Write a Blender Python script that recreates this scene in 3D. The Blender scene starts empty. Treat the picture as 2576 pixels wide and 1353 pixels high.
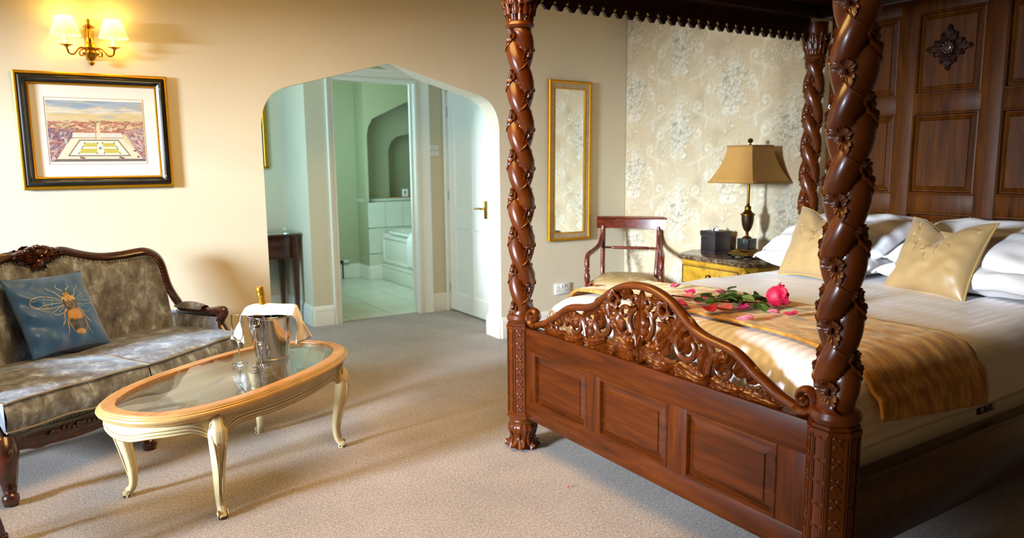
import bpy, bmesh, math, random
import numpy as np
from mathutils import Vector, Matrix, Euler, noise
PI = math.pi
rnd = random.Random(7)
scene = bpy.context.scene
col = scene.collection

# ---------------------------------------------------------------- camera
cam_d = bpy.data.cameras.new('camera'); cam = bpy.data.objects.new('camera', cam_d); col.objects.link(cam)
def cam_matrix(yaw, pitch, roll, loc):
    cy, sy, cp, sp = math.cos(yaw), math.sin(yaw), math.cos(pitch), math.sin(pitch)
    f = Vector((sy*cp, cy*cp, -sp)); r = Vector((cy, -sy, 0)); u = r.cross(f)
    cr, sr = math.cos(roll), math.sin(roll)
    r2 = r*cr + u*sr; u2 = -r*sr + u*cr
    m = Matrix((r2, u2, -f)).transposed().to_4x4(); m.translation = loc
    return m
cam.matrix_world = cam_matrix(0.567197, 0.144164, -0.0090923, Vector((0, 0, 1.35)))
cam_d.sensor_width = 36; cam_d.lens = 1860.8/2576*36; cam_d.clip_start = .05
cam_d.dof.use_dof = True; cam_d.dof.focus_distance = 3.0; cam_d.dof.aperture_fstop = 2.8
scene.camera = cam

# ---------------------------------------------------------------- world, light, exposure
w = bpy.data.worlds.new('world'); scene.world = w; w.use_nodes = True
w.node_tree.nodes['Background'].inputs[0].default_value = (.55, .75, 1, 1)
w.node_tree.nodes['Background'].inputs[1].default_value = .5
def area(name, loc, rot, sx, sy, power, color, spread=PI):
    d = bpy.data.lights.new(name, 'AREA'); d.shape = 'RECTANGLE'; d.size = sx; d.size_y = sy
    d.energy = power; d.color = color; d.spread = spread
    o = bpy.data.objects.new(name, d); o.location = loc; o.rotation_euler = rot; col.objects.link(o); return o
def point(name, loc, power, color, r=.03):
    d = bpy.data.lights.new(name, 'POINT'); d.energy = power; d.color = color; d.shadow_soft_size = r
    o = bpy.data.objects.new(name, d); o.location = loc; col.objects.link(o); return o
DAY = (.74, .87, 1.0); WARM = (1.0, .60, .24)
area('window_daylight', (-8.0, 1.6, 2.4), (0, -PI/2+.12, .1), 1.8, 1.35, 3200, DAY)
area('ceiling_glow', (.9, 2.7, 2.56), (0, 0, 0), 1.3, 1.3, 68, (1, .60, .20))
area('hall_daylight', (.3, 5.55, 1.35), (0, -PI/2, 0), 1.3, .7, 32, (.48, .82, 1.0))
area('bathroom_daylight', (2.35, 7.1, 1.5), (0, -PI/2, 0), 1.2, 1.0, 25, (.58, .95, .92))
scene.view_settings.view_transform = 'Standard'; scene.view_settings.look = 'None'
scene.view_settings.gamma = 1; scene.view_settings.exposure = 0.0; scene.view_settings.use_curve_mapping = False
cy = scene.cycles
cy.use_denoising = True; cy.max_bounces = 8; cy.diffuse_bounces = 4; cy.glossy_bounces = 5; cy.transmission_bounces = 8
cy.caustics_reflective = False; cy.caustics_refractive = False; cy.sample_clamp_indirect = 6

# ---------------------------------------------------------------- materials
def srgb(h):
    if isinstance(h, str):
        c = [int(h[i:i+2], 16)/255 for i in (0, 2, 4)]
    else: c = h
    return tuple((x/12.92 if x <= .04045 else ((x+.055)/1.055)**2.4) for x in c)
def nmat(name):
    m = bpy.data.materials.new(name); m.use_nodes = True
    nt = m.node_tree; b = nt.nodes['Principled BSDF']
    return m, nt, b
def setp(b, **k):
    for a, v in k.items():
        b.inputs[a.replace('_', ' ')].default_value = v
def coords(nt, scale=(1, 1, 1), kind='Object'):
    tc = nt.nodes.new('ShaderNodeTexCoord'); mp = nt.nodes.new('ShaderNodeMapping')
    mp.inputs['Scale'].default_value = scale
    nt.links.new(tc.outputs[kind], mp.inputs['Vector']); return mp.outputs['Vector']
def noise_n(nt, vec, scale, detail=3, rough=.5, dist=0):
    n = nt.nodes.new('ShaderNodeTexNoise'); n.inputs['Scale'].default_value = scale
    n.inputs['Detail'].default_value = detail; n.inputs['Roughness'].default_value = rough
    n.inputs['Distortion'].default_value = dist
    nt.links.new(vec, n.inputs['Vector']); return n.outputs['Fac']
def ramp(nt, fac, stops):
    r = nt.nodes.new('ShaderNodeValToRGB'); e = r.color_ramp.elements
    while len(e) < len(stops): e.new(.5)
    for i, (p, c) in enumerate(stops):
        e[i].position = p; e[i].color = (*c, 1)
    nt.links.new(fac, r.inputs['Fac']); return r.outputs['Color']
def bump(nt, b, fac, strength=.3, dist=.002):
    n = nt.nodes.new('ShaderNodeBump'); n.inputs['Strength'].default_value = strength
    n.inputs['Distance'].default_value = dist
    nt.links.new(fac, n.inputs['Height']); nt.links.new(n.outputs['Normal'], b.inputs['Normal'])
def plain(name, c, rough=.5, metal=0, var=.08, nscale=6, bmp=0, bscale=80, coat=0, spec=.5, scale=(1, 1, 1)):
    m, nt, b = nmat(name); c = srgb(c)
    setp(b, Roughness=rough, Metallic=metal, Coat_Weight=coat, Coat_Roughness=.08, Specular_IOR_Level=spec)
    v = coords(nt, scale); f = noise_n(nt, v, nscale)
    nt.links.new(ramp(nt, f, [(.3, tuple(x*(1-var) for x in c)), (.7, tuple(min(1, x*(1+var)) for x in c))]), b.inputs['Base Color'])
    if bmp: bump(nt, b, noise_n(nt, v, bscale, 2), bmp)
    return m
def wood(name, dark, mid, light, scale=(1, 1, 1), rough=.28, coat=.6, gs=9):
    m, nt, b = nmat(name); setp(b, Roughness=rough, Coat_Weight=coat, Coat_Roughness=.12)
    v = coords(nt, scale)
    f = noise_n(nt, v, gs, 6, .62, .6)
    nt.links.new(ramp(nt, f, [(.28, srgb(dark)), (.5, srgb(mid)), (.75, srgb(light))]), b.inputs['Base Color'])
    bump(nt, b, f, .06, .001)
    return m
def velvet(name, stops, scale=14, rough=.75, sheen=.6, stint=(.7, .8, 1), detail=6, mscale=(1, 1, 1), bmp=.25):
    m, nt, b = nmat(name); setp(b, Roughness=rough, Sheen_Weight=sheen, Sheen_Roughness=.35, Sheen_Tint=(*stint, 1), Specular_IOR_Level=.3)
    v = coords(nt, mscale); f = noise_n(nt, v, scale, detail, .68, .3)
    nt.links.new(ramp(nt, f, stops), b.inputs['Base Color']); bump(nt, b, f, bmp, .002)
    return m
def vcol(name, rough=.6, coat=0, spec=.4, bmp=0, sheen=0, metal=0):
    m, nt, b = nmat(name); setp(b, Roughness=rough, Coat_Weight=coat, Specular_IOR_Level=spec, Sheen_Weight=sheen)
    a = nt.nodes.new('ShaderNodeAttribute'); a.attribute_name = 'Col'
    nt.links.new(a.outputs['Color'], b.inputs['Base Color'])
    if bmp: bump(nt, b, noise_n(nt, coords(nt), 60, 3), bmp)
    return m
def glassm(name, tint=(1, 1, 1), rough=0, ior=1.45):
    m, nt, b = nmat(name)
    setp(b, Base_Color=(*tint, 1), Roughness=rough, Transmission_Weight=1, IOR=ior); return m

M = {}
M['wall'] = plain('cream_wall_paint', 'ddd4bc', .85, var=.025, nscale=3, bmp=.05, bscale=220, spec=.2)
M['ceil'] = plain('cream_ceiling_paint', 'ead9b4', .9, var=.02)
M['white'] = plain('white_gloss_paint', 'eeece4', .35, var=.02, nscale=4)
M['wallpaper'] = vcol('floral_wallpaper', .62, spec=.3)
def carpet():
    m, nt, b = nmat('greige_carpet'); setp(b, Roughness=.95, Specular_IOR_Level=.1, Sheen_Weight=.2)
    v = coords(nt)
    f1 = noise_n(nt, v, 240, 3, .8); f2 = noise_n(nt, v, 2.2, 3, .6)
    c1 = ramp(nt, f1, [(.34, srgb('5a5350')), (.5, srgb('a59a94')), (.66, srgb('e8e0da'))])
    c2 = ramp(nt, f2, [(.3, (.82, .8, .78)), (.7, (1.06, 1.04, 1.02))])
    f3 = noise_n(nt, v, 80, 2, .7); c3 = ramp(nt, f3, [(.35, (.78, .77, .76)), (.65, (1.14, 1.14, 1.14))])
    m3 = nt.nodes.new('ShaderNodeMixRGB'); m3.blend_type = 'MULTIPLY'; m3.inputs[0].default_value = 1; nt.links.new(c2, m3.inputs[1]); nt.links.new(c3, m3.inputs[2]); c2 = m3.outputs[0]
    mx = nt.nodes.new('ShaderNodeMixRGB'); mx.blend_type = 'MULTIPLY'; mx.inputs[0].default_value = 1
    nt.links.new(c1, mx.inputs[1]); nt.links.new(c2, mx.inputs[2]); nt.links.new(mx.outputs[0], b.inputs['Base Color'])
    bump(nt, b, f1, .6, .004); return m
M['carpet'] = carpet()
M['tile'] = plain('pale_stone_tile', 'd8dcd0', .3, var=.06, nscale=3)
M['grout'] = plain('grey_grout', 'bcc0b4', .8)
M['bathpaint'] = plain('bathroom_wall_paint', 'b8bb9c', .8, var=.02)
M['mahogany'] = wood('mahogany_bed_wood', '4a1c00', '562200', '662d00', (1, 1, 1), .30, .15)
M['mahog_h'] = wood('mahogany_panel_wood', '2c0f00', '481b00', '602a00', (6, .8, 8), .38, .0, 3)
M['mahog_v'] = wood('mahogany_upright_wood', '2c0f00', '481b00', '602a00', (6, 8, .8), .38, .0, 3)
for k_ in ('mahog_h', 'mahog_v'): M[k_].node_tree.nodes['Principled BSDF'].inputs['Specular IOR Level'].default_value = .3
M['headwood'] = wood('headboard_wood', '2c1200', '482200', '5c3000', (6, 7, .7), .45, .0, 4)
M['headwood'].node_tree.nodes['Principled BSDF'].inputs['Specular IOR Level'].default_value = .16
M['darkwood'] = wood('dark_walnut_wood', '230c06', '3b160b', '5a2613', (2, 2, 2), .28, .6)
M['chairwood'] = wood('chair_mahogany', '3a0f08', '62200f', '8a3719', (2, 2, 6), .32, .25)
M['canopywood'] = wood('canopy_dark_wood', '1c0a05', '2c1108', '43200f', (1, 5, 5), .4, .3)
M['giltline'] = plain('worn_gilt_line', '7e5a20', .45, var=.3, nscale=30)
M['lipgold'] = plain('pale_gilt_moulding', 'c8a46c', .38, .25, var=.12, nscale=14)
M['brass'] = plain('polished_brass', 'b98a2e', .25, 1, var=.05)
M['oldbrass'] = plain('antique_brass', '7d5a20', .35, 1, var=.15)
M['bronze'] = plain('bronze_urn', '4a3524', .35, .8, var=.15)
M['nail'] = plain('brass_nailhead', '9a8350', .3, 1, var=.1)
M['darkmetal'] = plain('dark_metal', '2a2622', .4, .7)
M['chrome'] = plain('polished_steel', 'd8d8da', .09, 1, var=.02)
M['goldframe'] = plain('gilt_frame', 'c8931c', .35, .75, var=.08, nscale=20, bmp=.1)
M['blackframe'] = plain('black_lacquer_frame', '15130f', .25, coat=.6)
M['mountboard'] = plain('white_mount_board', 'eceae2', .8, var=.01)
M['print'] = vcol('printed_picture', .5)
M['champframe'] = plain('champagne_silver_frame', 'b9a284', .4, .3, var=.15, nscale=30)
m_, nt_, b_ = nmat('mirror_silver'); setp(b_, Base_Color=(.86, .88, .86, 1), Metallic=1, Roughness=.02); M['mirror'] = m_
def thin_glass(name, tint, boost, ior=1.5):
    m = bpy.data.materials.new(name); m.use_nodes = True; nt = m.node_tree; nt.nodes.clear()
    out = nt.nodes.new('ShaderNodeOutputMaterial'); mx = nt.nodes.new('ShaderNodeMixShader'); tr = nt.nodes.new('ShaderNodeBsdfTransparent'); gl = nt.nodes.new('ShaderNodeBsdfGlossy'); fr = nt.nodes.new('ShaderNodeFresnel'); mu = nt.nodes.new('ShaderNodeMath')
    tr.inputs[0].default_value = (*tint, 1); gl.inputs['Roughness'].default_value = .01; gl.inputs[0].default_value = (1, 1, 1, 1); fr.inputs[0].default_value = ior
    mu.operation = 'MULTIPLY'; mu.use_clamp = True; mu.inputs[1].default_value = boost
    nt.links.new(fr.outputs[0], mu.inputs[0]); nt.links.new(mu.outputs[0], mx.inputs[0]); nt.links.new(tr.outputs[0], mx.inputs[1]); nt.links.new(gl.outputs[0], mx.inputs[2]); nt.links.new(mx.outputs[0], out.inputs[0]); return m
M['glass'] = glassm('clear_glass'); M['tglass'] = thin_glass('table_glass', (.96, .985, .97), .75, 1.55)
M['sofa'] = velvet('crushed_grey_velvet', [(.32, srgb('4c4b50')), (.47, srgb('73737c')), (.57, srgb('9098a6')), (.68, srgb('c4d6ee'))], 15, .55, .5, (.7, .85, 1), 10, (1, 1, .6))
M['sofapipe'] = plain('velvet_piping', '8d8883', .5, var=.1)
M['bee'] = vcol('printed_velvet_cushion', .42, sheen=.8, spec=.5, bmp=.08)
M['bluevelvet'] = velvet('blue_velvet', [(.3, srgb('1d3a60')), (.7, srgb('2c5c92'))], 5, .45, .8, (.5, .75, 1), 3)
M['tablewood'] = wood('honey_table_wood', '9a6430', 'bd8850', 'd0a268', (2, 12, 2), .35, .4, 4)
M['tablecream'] = plain('antiqued_cream_paint', 'd6c394', .45, var=.14, nscale=9, bmp=.08, bscale=60)
M['linen'] = plain('white_linen', 'f0eef0', .85, var=.02, bmp=.05, bscale=300)
def stripes():
    m, nt, b = nmat('satin_stripe_duvet'); setp(b, Specular_IOR_Level=.4, Sheen_Weight=.15)
    tc = nt.nodes.new('ShaderNodeTexCoord'); wv = nt.nodes.new('ShaderNodeTexWave')
    uvn = nt.nodes.new('ShaderNodeUVMap'); uvn.uv_map = 'UVMap'
    wv.bands_direction = 'X'; wv.inputs['Scale'].default_value = 8.0; wv.inputs['Distortion'].default_value = 0
    nt.links.new(uvn.outputs['UV'], wv.inputs['Vector'])
    c = ramp(nt, wv.outputs['Fac'], [(.46, srgb('e8e3e3')), (.54, srgb('f2f0f2'))])
    r = ramp(nt, wv.outputs['Fac'], [(.46, (.32,)*3), (.54, (.75,)*3)])
    nt.links.new(c, b.inputs['Base Color']); nt.links.new(r, b.inputs['Roughness'])
    return m
M['duvet'] = stripes()
M['runner'] = velvet('gold_crushed_velvet', [(.32, srgb('8a5618')), (.48, srgb('b27c34')), (.66, srgb('e2b068'))], 9, .48, .5, (1, .85, .5), 7, (3.2, 1, 1), .35)
M['goldcush'] = vcol('gold_damask', .38, sheen=.3, spec=.6)
M['goldpipe'] = plain('gold_piping', 'b89650', .4, var=.08)
M['seatdamask'] = vcol('cream_damask_seat', .5, spec=.5)
M['marble'] = velvet('brown_marble', [(.3, srgb('241a14')), (.5, srgb('54402f')), (.62, srgb('8f7a60')), (.72, srgb('3a2a20'))], 24, .12, 0, bmp=0)
M['nsgold'] = velvet('antiqued_ochre_paint', [(.25, srgb('6a4a14')), (.42, srgb('b08420')), (.7, srgb('c89c30'))], 16, .4, 0, bmp=.1)
M['nsdark'] = plain('dark_gilt_line', '4a3210', .4)
M['leather'] = plain('dark_brown_leather', '221719', .45, var=.15, nscale=30, bmp=.15, bscale=200)
M['stitch'] = plain('grey_stitching', '6a6468', .7)
M['tissue'] = plain('white_tissue', 'f4f4f6', .9)
M['shade'] = plain('tan_silk_shade', 'b88a46', .7, var=.05, nscale=10, bmp=.1, bscale=160)
M['shadetrim'] = plain('braided_trim', 'a08044', .7, bmp=.4, bscale=300)
M['ebony'] = plain('black_plinth', '17110f', .3, coat=.4)
def shade_glow():
    m, nt, b = nmat('glowing_cream_shade'); setp(b, Base_Color=(.95, .78, .35, 1), Roughness=.8, Transmission_Weight=0)
    b.inputs['Emission Color'].default_value = (1, .76, .26, 1)
    tc = nt.nodes.new('ShaderNodeTexCoord'); sx_ = nt.nodes.new('ShaderNodeSeparateXYZ'); mr = nt.nodes.new('ShaderNodeMapRange'); nt.links.new(tc.outputs['Object'], sx_.inputs[0]); nt.links.new(sx_.outputs['Z'], mr.inputs[0])
    mr.inputs[1].default_value = .045; mr.inputs[2].default_value = .12; mr.inputs[3].default_value = .9; mr.inputs[4].default_value = 3.5; nt.links.new(mr.outputs[0], b.inputs['Emission Strength'])
    return m
M['glow'] = shade_glow()
m_, nt_, b_ = nmat('candle_bulb'); b_.inputs['Emission Color'].default_value = (1, .85, .5, 1); b_.inputs['Emission Strength'].default_value = 12; M['bulb'] = m_
M['candle'] = plain('ivory_candle_tube', 'f4ead0', .5)
M['bottle'] = plain('dark_green_bottle', '12210f', .1, coat=.5)
M['foil'] = plain('gold_foil', 'c9962e', .3, .85, var=.15, nscale=60, bmp=.5, bscale=120)
M['rosered'] = velvet('red_rose_petal', [(.3, srgb('a80a30')), (.7, srgb('e0204e'))], 20, .5, .3, (1, .6, .7), 3)
M['rosepink'] = velvet('pink_rose_petal', [(.3, srgb('d8406a')), (.7, srgb('f08a9a'))], 20, .5, .3, (1, .6, .7), 3)
M['petal_pink'] = velvet('fallen_pink_petal', [(.3, srgb('c85a72')), (.7, srgb('e893a0'))], 25, .5, .3, (1, .7, .8), 3)
M['petal_mag'] = velvet('fallen_magenta_petal', [(.3, srgb('b81e5c')), (.7, srgb('d8508c'))], 25, .5, .3, (1, .7, .8), 3)
M['petal_red'] = velvet('fallen_red_petal', [(.3, srgb('a01034')), (.7, srgb('cc3a58'))], 25, .5, .3, (1, .7, .8), 3)
M['leaf'] = velvet('rose_leaf_green', [(.3, srgb('243c14')), (.7, srgb('5c7a2c'))], 18, .4, .1, bmp=.1)
M['stem'] = plain('brown_rose_stem', '4a2216', .5)
M['plastic'] = plain('white_switch_plastic', 'e6e6e6', .3, var=.01)
M['slot'] = plain('dark_slot', '1c1c20', .5)
M['acrylic'] = plain('white_bath_enamel', 'e8ecec', .15, var=.01, coat=.5)
M['shelfwood'] = wood('orange_shelf_wood', '8a4a18', 'b06a26', 'c88438')
M['painting'] = plain('dark_blue_canvas', '1c4a66', .5)

# ---------------------------------------------------------------- mesh helpers
class MB:
    def __init__(s): s.v = []; s.f = []
    def add(s, vs, fs):
        o = len(s.v); s.v.extend([tuple(p) for p in vs]); s.f.extend([tuple(i+o for i in f) for f in fs]); return s
    def box(s, c, d, rot=None, bev=0, seg=2):
        bm = bmesh.new(); bmesh.ops.create_cube(bm, size=1)
        bmesh.ops.scale(bm, vec=d, verts=bm.verts)
        if bev: bmesh.ops.bevel(bm, geom=bm.edges[:], offset=min(bev, min(d)*.49), segments=seg, profile=.5, affect='EDGES')
        R = Euler(rot).to_matrix() if rot else None
        vs = [((R @ v.co) if R else v.co) + Vector(c) for v in bm.verts]
        bm.verts.index_update(); s.add(vs, [[v.index for v in f.verts] for f in bm.faces]); bm.free(); return s
    def lathe(s, prof, n=32, c=(0, 0, 0), mod=None, close=True, rot=None):
        vs = []; R = Euler(rot).to_matrix() if rot else None
        for (r, z) in prof:
            for k in range(n):
                a = 2*PI*k/n; rr = r*(mod(a, z) if mod else 1)
                p = Vector((rr*math.cos(a), rr*math.sin(a), z))
                if R: p = R @ p
                vs.append(p + Vector(c))
        fs = [(i*n+k, i*n+(k+1) % n, (i+1)*n+(k+1) % n, (i+1)*n+k) for i in range(len(prof)-1) for k in range(n)]
        if close:
            fs.append(tuple(range(n))[::-1]); fs.append(tuple((len(prof)-1)*n+k for k in range(n)))
        return s.add(vs, fs)
    def tube(s, path, r, n=10, closed=False, squash=None, up=Vector((0, 0, 1)), sec=None):
        """sweep a round (or custom) section along a path; r number or function(t); sec(phi,t)->(a,b) multiplies"""
        P = [Vector(p) for p in path]; L = len(P); vs = []
        side = None
        for i in range(L):
            if closed: t = P[(i+1) % L]-P[i-1]
            else: t = P[min(i+1, L-1)]-P[max(i-1, 0)]
            t = t.normalized() if t.length > 1e-9 else Vector((0, 0, 1))
            ref = up if side is None else side.cross(t) if False else up
            if abs(t.dot(up)) > .97 and side is not None: sd = (side - t*side.dot(t)).normalized()
            elif abs(t.dot(up)) > .97: sd = t.cross(Vector((1, 0, 0))).normalized()
            else: sd = t.cross(up).normalized()
            if side is not None and sd.dot(side) < 0: sd = -sd
            side = sd; u2 = sd.cross(t).normalized()
            tt = i/(L-1 if L > 1 else 1); rr = r(tt) if callable(r) else r
            for k in range(n):
                ph = 2*PI*k/n
                if sec: a, b = sec(ph, tt)
                else: a, b = math.cos(ph), math.sin(ph)
                if squash: b *= squash
                vs.append(P[i] + sd*(a*rr) + u2*(b*rr))
        m = L if closed else L-1
        fs = [(i*n+k, i*n+(k+1) % n, ((i+1) % L)*n+(k+1) % n, ((i+1) % L)*n+k) for i in range(m) for k in range(n)]
        if not closed: fs.append(tuple(range(n))[::-1]); fs.append(tuple((L-1)*n+k for k in range(n)))
        return s.add(vs, fs)
    def prism(s, poly, z0, z1, axis='z'):
        n = len(poly)
        def mk(a, b, h): return {'z': (a, b, h), 'y': (a, h, b), 'x': (h, a, b)}[axis]
        vs = [mk(a, b, z0) for a, b in poly]+[mk(a, b, z1) for a, b in poly]
        fs = [tuple(range(n))[::-1], tuple(range(n, 2*n))]+[(k, (k+1) % n, n+(k+1) % n, n+k) for k in range(n)]
        return s.add(vs, fs)
    def grid(s, fn, nu, nv, wrapu=False):
        vs = [fn(i/nu, j/nv) for j in range(nv+1) for i in range(nu if wrapu else nu+1)]
        W = nu if wrapu else nu+1
        fs = [(j*W+i, j*W+(i+1) % W, (j+1)*W+(i+1) % W, (j+1)*W+i) for j in range(nv) for i in range(nu)]
        return s.add(vs, fs)
    def ell(s, c, d, nu=14, nv=8, rot=None):
        R = Euler(rot).to_matrix() if rot else Matrix.Identity(3)
        prof = [(max(.0005, math.sin(PI*j/nv)), -math.cos(PI*j/nv)) for j in range(nv+1)]
        vs = [R @ Vector((r*math.cos(2*PI*k/nu)*d[0], r*math.sin(2*PI*k/nu)*d[1], z*d[2])) + Vector(c) for r, z in prof for k in range(nu)]
        fs = [(i*nu+k, i*nu+(k+1) % nu, (i+1)*nu+(k+1) % nu, (i+1)*nu+k) for i in range(nv) for k in range(nu)]
        return s.add(vs, fs)
    def xf(s, mat):
        s.v = [tuple(mat @ Vector(p)) for p in s.v]; return s
    def mesh(s, name, mat, smooth=True, angle=40):
        me = bpy.data.meshes.new(name); me.from_pydata(s.v, [], s.f)
        bm = bmesh.new(); bm.from_mesh(me); bmesh.ops.recalc_face_normals(bm, faces=bm.faces); bm.to_mesh(me); bm.free()
        if smooth:
            me.polygons.foreach_set('use_smooth', [True]*len(me.polygons)); me.set_sharp_from_angle(angle=math.radians(angle))
        me.materials.append(M[mat] if isinstance(mat, str) else mat); me.update(); return me
    def obj(s, name, mat, parent=None, smooth=True, angle=40, label=None):
        o = bpy.data.objects.new(name, s.mesh(name, mat, smooth, angle)); col.objects.link(o)
        if parent: o.parent = parent
        if label: o['label'] = label
        return o
def thing(name, label, cat, loc=(0, 0, 0), rz=0, group=None, rot=None):
    o = bpy.data.objects.new(name, None); col.objects.link(o); o.empty_display_size = .1
    o.location = loc; o.rotation_euler = rot if rot else (0, 0, rz); o['label'] = label; o['category'] = cat
    if group: o['group'] = group
    return o
def tag(o, label, cat, group=None):
    o['label'] = label; o['category'] = cat
    if group: o['group'] = group
    return o
def struct(o): o['kind'] = 'structure'; return o
def inst(me, name, parent, loc=(0, 0, 0), rot=(0, 0, 0), sc=(1, 1, 1)):
    o = bpy.data.objects.new(name, me); col.objects.link(o); o.parent = parent
    o.location = loc; o.rotation_euler = rot; o.scale = sc; return o
def smooth_path(pts, n=8, closed=False):
    """catmull-rom"""
    P = [Vector(p) for p in pts]; L = len(P); out = []
    seg = L if closed else L-1
    for i in range(seg):
        if closed: a, b, c, d = P[i-1], P[i], P[(i+1) % L], P[(i+2) % L]
        else: a, b, c, d = P[max(i-1, 0)], P[i], P[i+1], P[min(i+2, L-1)]
        for k in range(n):
            t = k/n
            out.append(.5*((2*b)+(-a+c)*t+(2*a-5*b+4*c-d)*t*t+(-a+3*b-3*c+d)*t**3))
    if not closed: out.append(P[-1])
    return out
def interp(xs, ys, x):
    return float(np.interp(x, xs, ys))
def ss(a, b, x):
    t = min(1, max(0, (x-a)/(b-a))); return t*t*(3-2*t)

# painted print helper: a small raster drawn in numpy, laid on a mesh as vertex colour (flat print / woven pattern only)
class Canvas:
    def __init__(s, w, h, bg, sx=1.0, sy=1.0):
        s.w, s.h = w, h; s.a = np.ones((h, w, 3))*np.array(bg)
        s.X, s.Y = np.meshgrid((np.arange(w)+.5)/w*sx, (np.arange(h)+.5)/h*sy); s.sx, s.sy = sx, sy
    def blend(s, m, c): s.a += (np.array(c)-s.a)*m[..., None]
    def _win(s, x0, x1, y0, y1):
        i0 = max(0, int(x0/s.sx*s.w)-1); i1 = min(s.w, int(x1/s.sx*s.w)+2); j0 = max(0, int(y0/s.sy*s.h)-1); j1 = min(s.h, int(y1/s.sy*s.h)+2)
        return i0, i1, j0, j1
    def dab(s, x, y, rx, ry, ang, c, al=1, soft=.5):
        R = max(rx, ry)*1.6; i0, i1, j0, j1 = s._win(x-R, x+R, y-R, y+R)
        if i1 <= i0 or j1 <= j0: return
        X = s.X[j0:j1, i0:i1]-x; Y = s.Y[j0:j1, i0:i1]-y; ca, sa = math.cos(ang), math.sin(ang)
        d = np.sqrt(((X*ca+Y*sa)/rx)**2+((-X*sa+Y*ca)/ry)**2)
        m = np.clip((1+soft-d)/soft/1.0, 0, 1)*al if soft else (d < 1)*al
        s.a[j0:j1, i0:i1] += (np.array(c)-s.a[j0:j1, i0:i1])*m[..., None]
    def line(s, pts, wd, c, al=1, wd1=None):
        px = s.sx/s.w; L = len(pts)-1
        for i in range(L):
            (x0, y0), (x1, y1) = pts[i][:2], pts[i+1][:2]; wi = wd if wd1 is None else wd+(wd1-wd)*i/max(1, L-1)
            R = wi+2*px; a0, a1, b0, b1 = s._win(min(x0, x1)-R, max(x0, x1)+R, min(y0, y1)-R, max(y0, y1)+R)
            if a1 <= a0 or b1 <= b0: continue
            X = s.X[b0:b1, a0:a1]; Y = s.Y[b0:b1, a0:a1]; dx, dy = x1-x0, y1-y0; q = dx*dx+dy*dy+1e-12
            t = np.clip(((X-x0)*dx+(Y-y0)*dy)/q, 0, 1); d = np.hypot(X-x0-t*dx, Y-y0-t*dy)
            m = np.clip((wi/2+px*.6-d)/px, 0, 1)*al
            s.a[b0:b1, a0:a1] += (np.array(c)-s.a[b0:b1, a0:a1])*m[..., None]
    def poly(s, pts, c, al=1):
        ins = np.zeros((s.h, s.w), bool); n = len(pts)
        for i in range(n):
            (x0, y0), (x1, y1) = pts[i], pts[(i+1) % n]
            if y0 == y1: continue
            cnd = ((y0 > s.Y) != (y1 > s.Y)) & (s.X < (x1-x0)*(s.Y-y0)/(y1-y0)+x0); ins ^= cnd
        s.blend(ins*al, c)
    def at(s, u, v):
        x = min(s.w-1, max(0, u*s.w-.5)); y = min(s.h-1, max(0, v*s.h-.5)); i, j = int(x), int(y); fx, fy = x-i, y-j
        i2, j2 = min(i+1, s.w-1), min(j+1, s.h-1)
        return (s.a[j, i]*(1-fx)+s.a[j, i2]*fx)*(1-fy)+(s.a[j2, i]*(1-fx)+s.a[j2, i2]*fx)*fy
def lin(a): a = np.clip(a, 0, 1); return np.where(a <= .04045, a/12.92, ((a+.055)/1.055)**2.4)
def set_cols(me, cols):
    """cols (n_verts,3) in sRGB"""
    at = me.color_attributes.new('Col', 'FLOAT_COLOR', 'POINT'); c = np.ones((len(cols), 4)); c[:, :3] = lin(np.array(cols))
    at.data.foreach_set('color', c.ravel())
def grid_mesh(name, P, mat, cols=None, uv=None, flip=False, smooth=True):
    """P array (nv,nu,3)"""
    nv, nu = P.shape[:2]; idx = np.arange(nv*nu).reshape(nv, nu)
    q = np.stack([idx[:-1, :-1], idx[:-1, 1:], idx[1:, 1:], idx[1:, :-1]], -1).reshape(-1, 4)
    if flip: q = q[:, ::-1]
    me = bpy.data.meshes.new(name); me.from_pydata(P.reshape(-1, 3).tolist(), [], q.tolist())
    if cols is not None: set_cols(me, cols.reshape(-1, 3))
    if uv is not None:
        ul = me.uv_layers.new(name='UVMap'); li = np.zeros(len(me.loops), int); me.loops.foreach_get('vertex_index', li)
        ul.data.foreach_set('uv', uv.reshape(-1, 2)[li].ravel())
    if smooth: me.polygons.foreach_set('use_smooth', [True]*len(me.polygons))
    me.materials.append(M[mat]); me.update(); return me
def link(name, me, parent=None):
    o = bpy.data.objects.new(name, me); col.objects.link(o)
    if parent: o.parent = parent
    return o

# ================================================================ SETTING
WY, WX, CZ = 4.742, 4.151, 2.62
XL, YB = -2.2, -5.5
def slab(name, c, d, mat, bev=0): return struct(MB().box(c, d, bev=bev).obj(name, mat))
floor = slab('floor', ((XL+WX)/2, (YB+7.0)/2, -.05), (WX-XL+.4, 7.0-YB, .1), 'carpet')
floor.location.z = 0
# cut: the carpet ends at the bathroom door, tiles go on behind it
floor.data = MB().prism([(XL-.1, YB-.1), (WX+.1, YB-.1), (WX+.1, 5.2), (3.3, 5.2), (3.3, 6.06), (1.86, 6.06), (1.86, 6.8), (XL-.1, 6.8)], -.1, 0).mesh('floor', 'carpet')
slab('ceiling', ((XL+WX)/2, (YB+WY)/2, CZ+.05), (WX-XL+.3, WY-YB+.2, .1), 'ceil')
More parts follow.
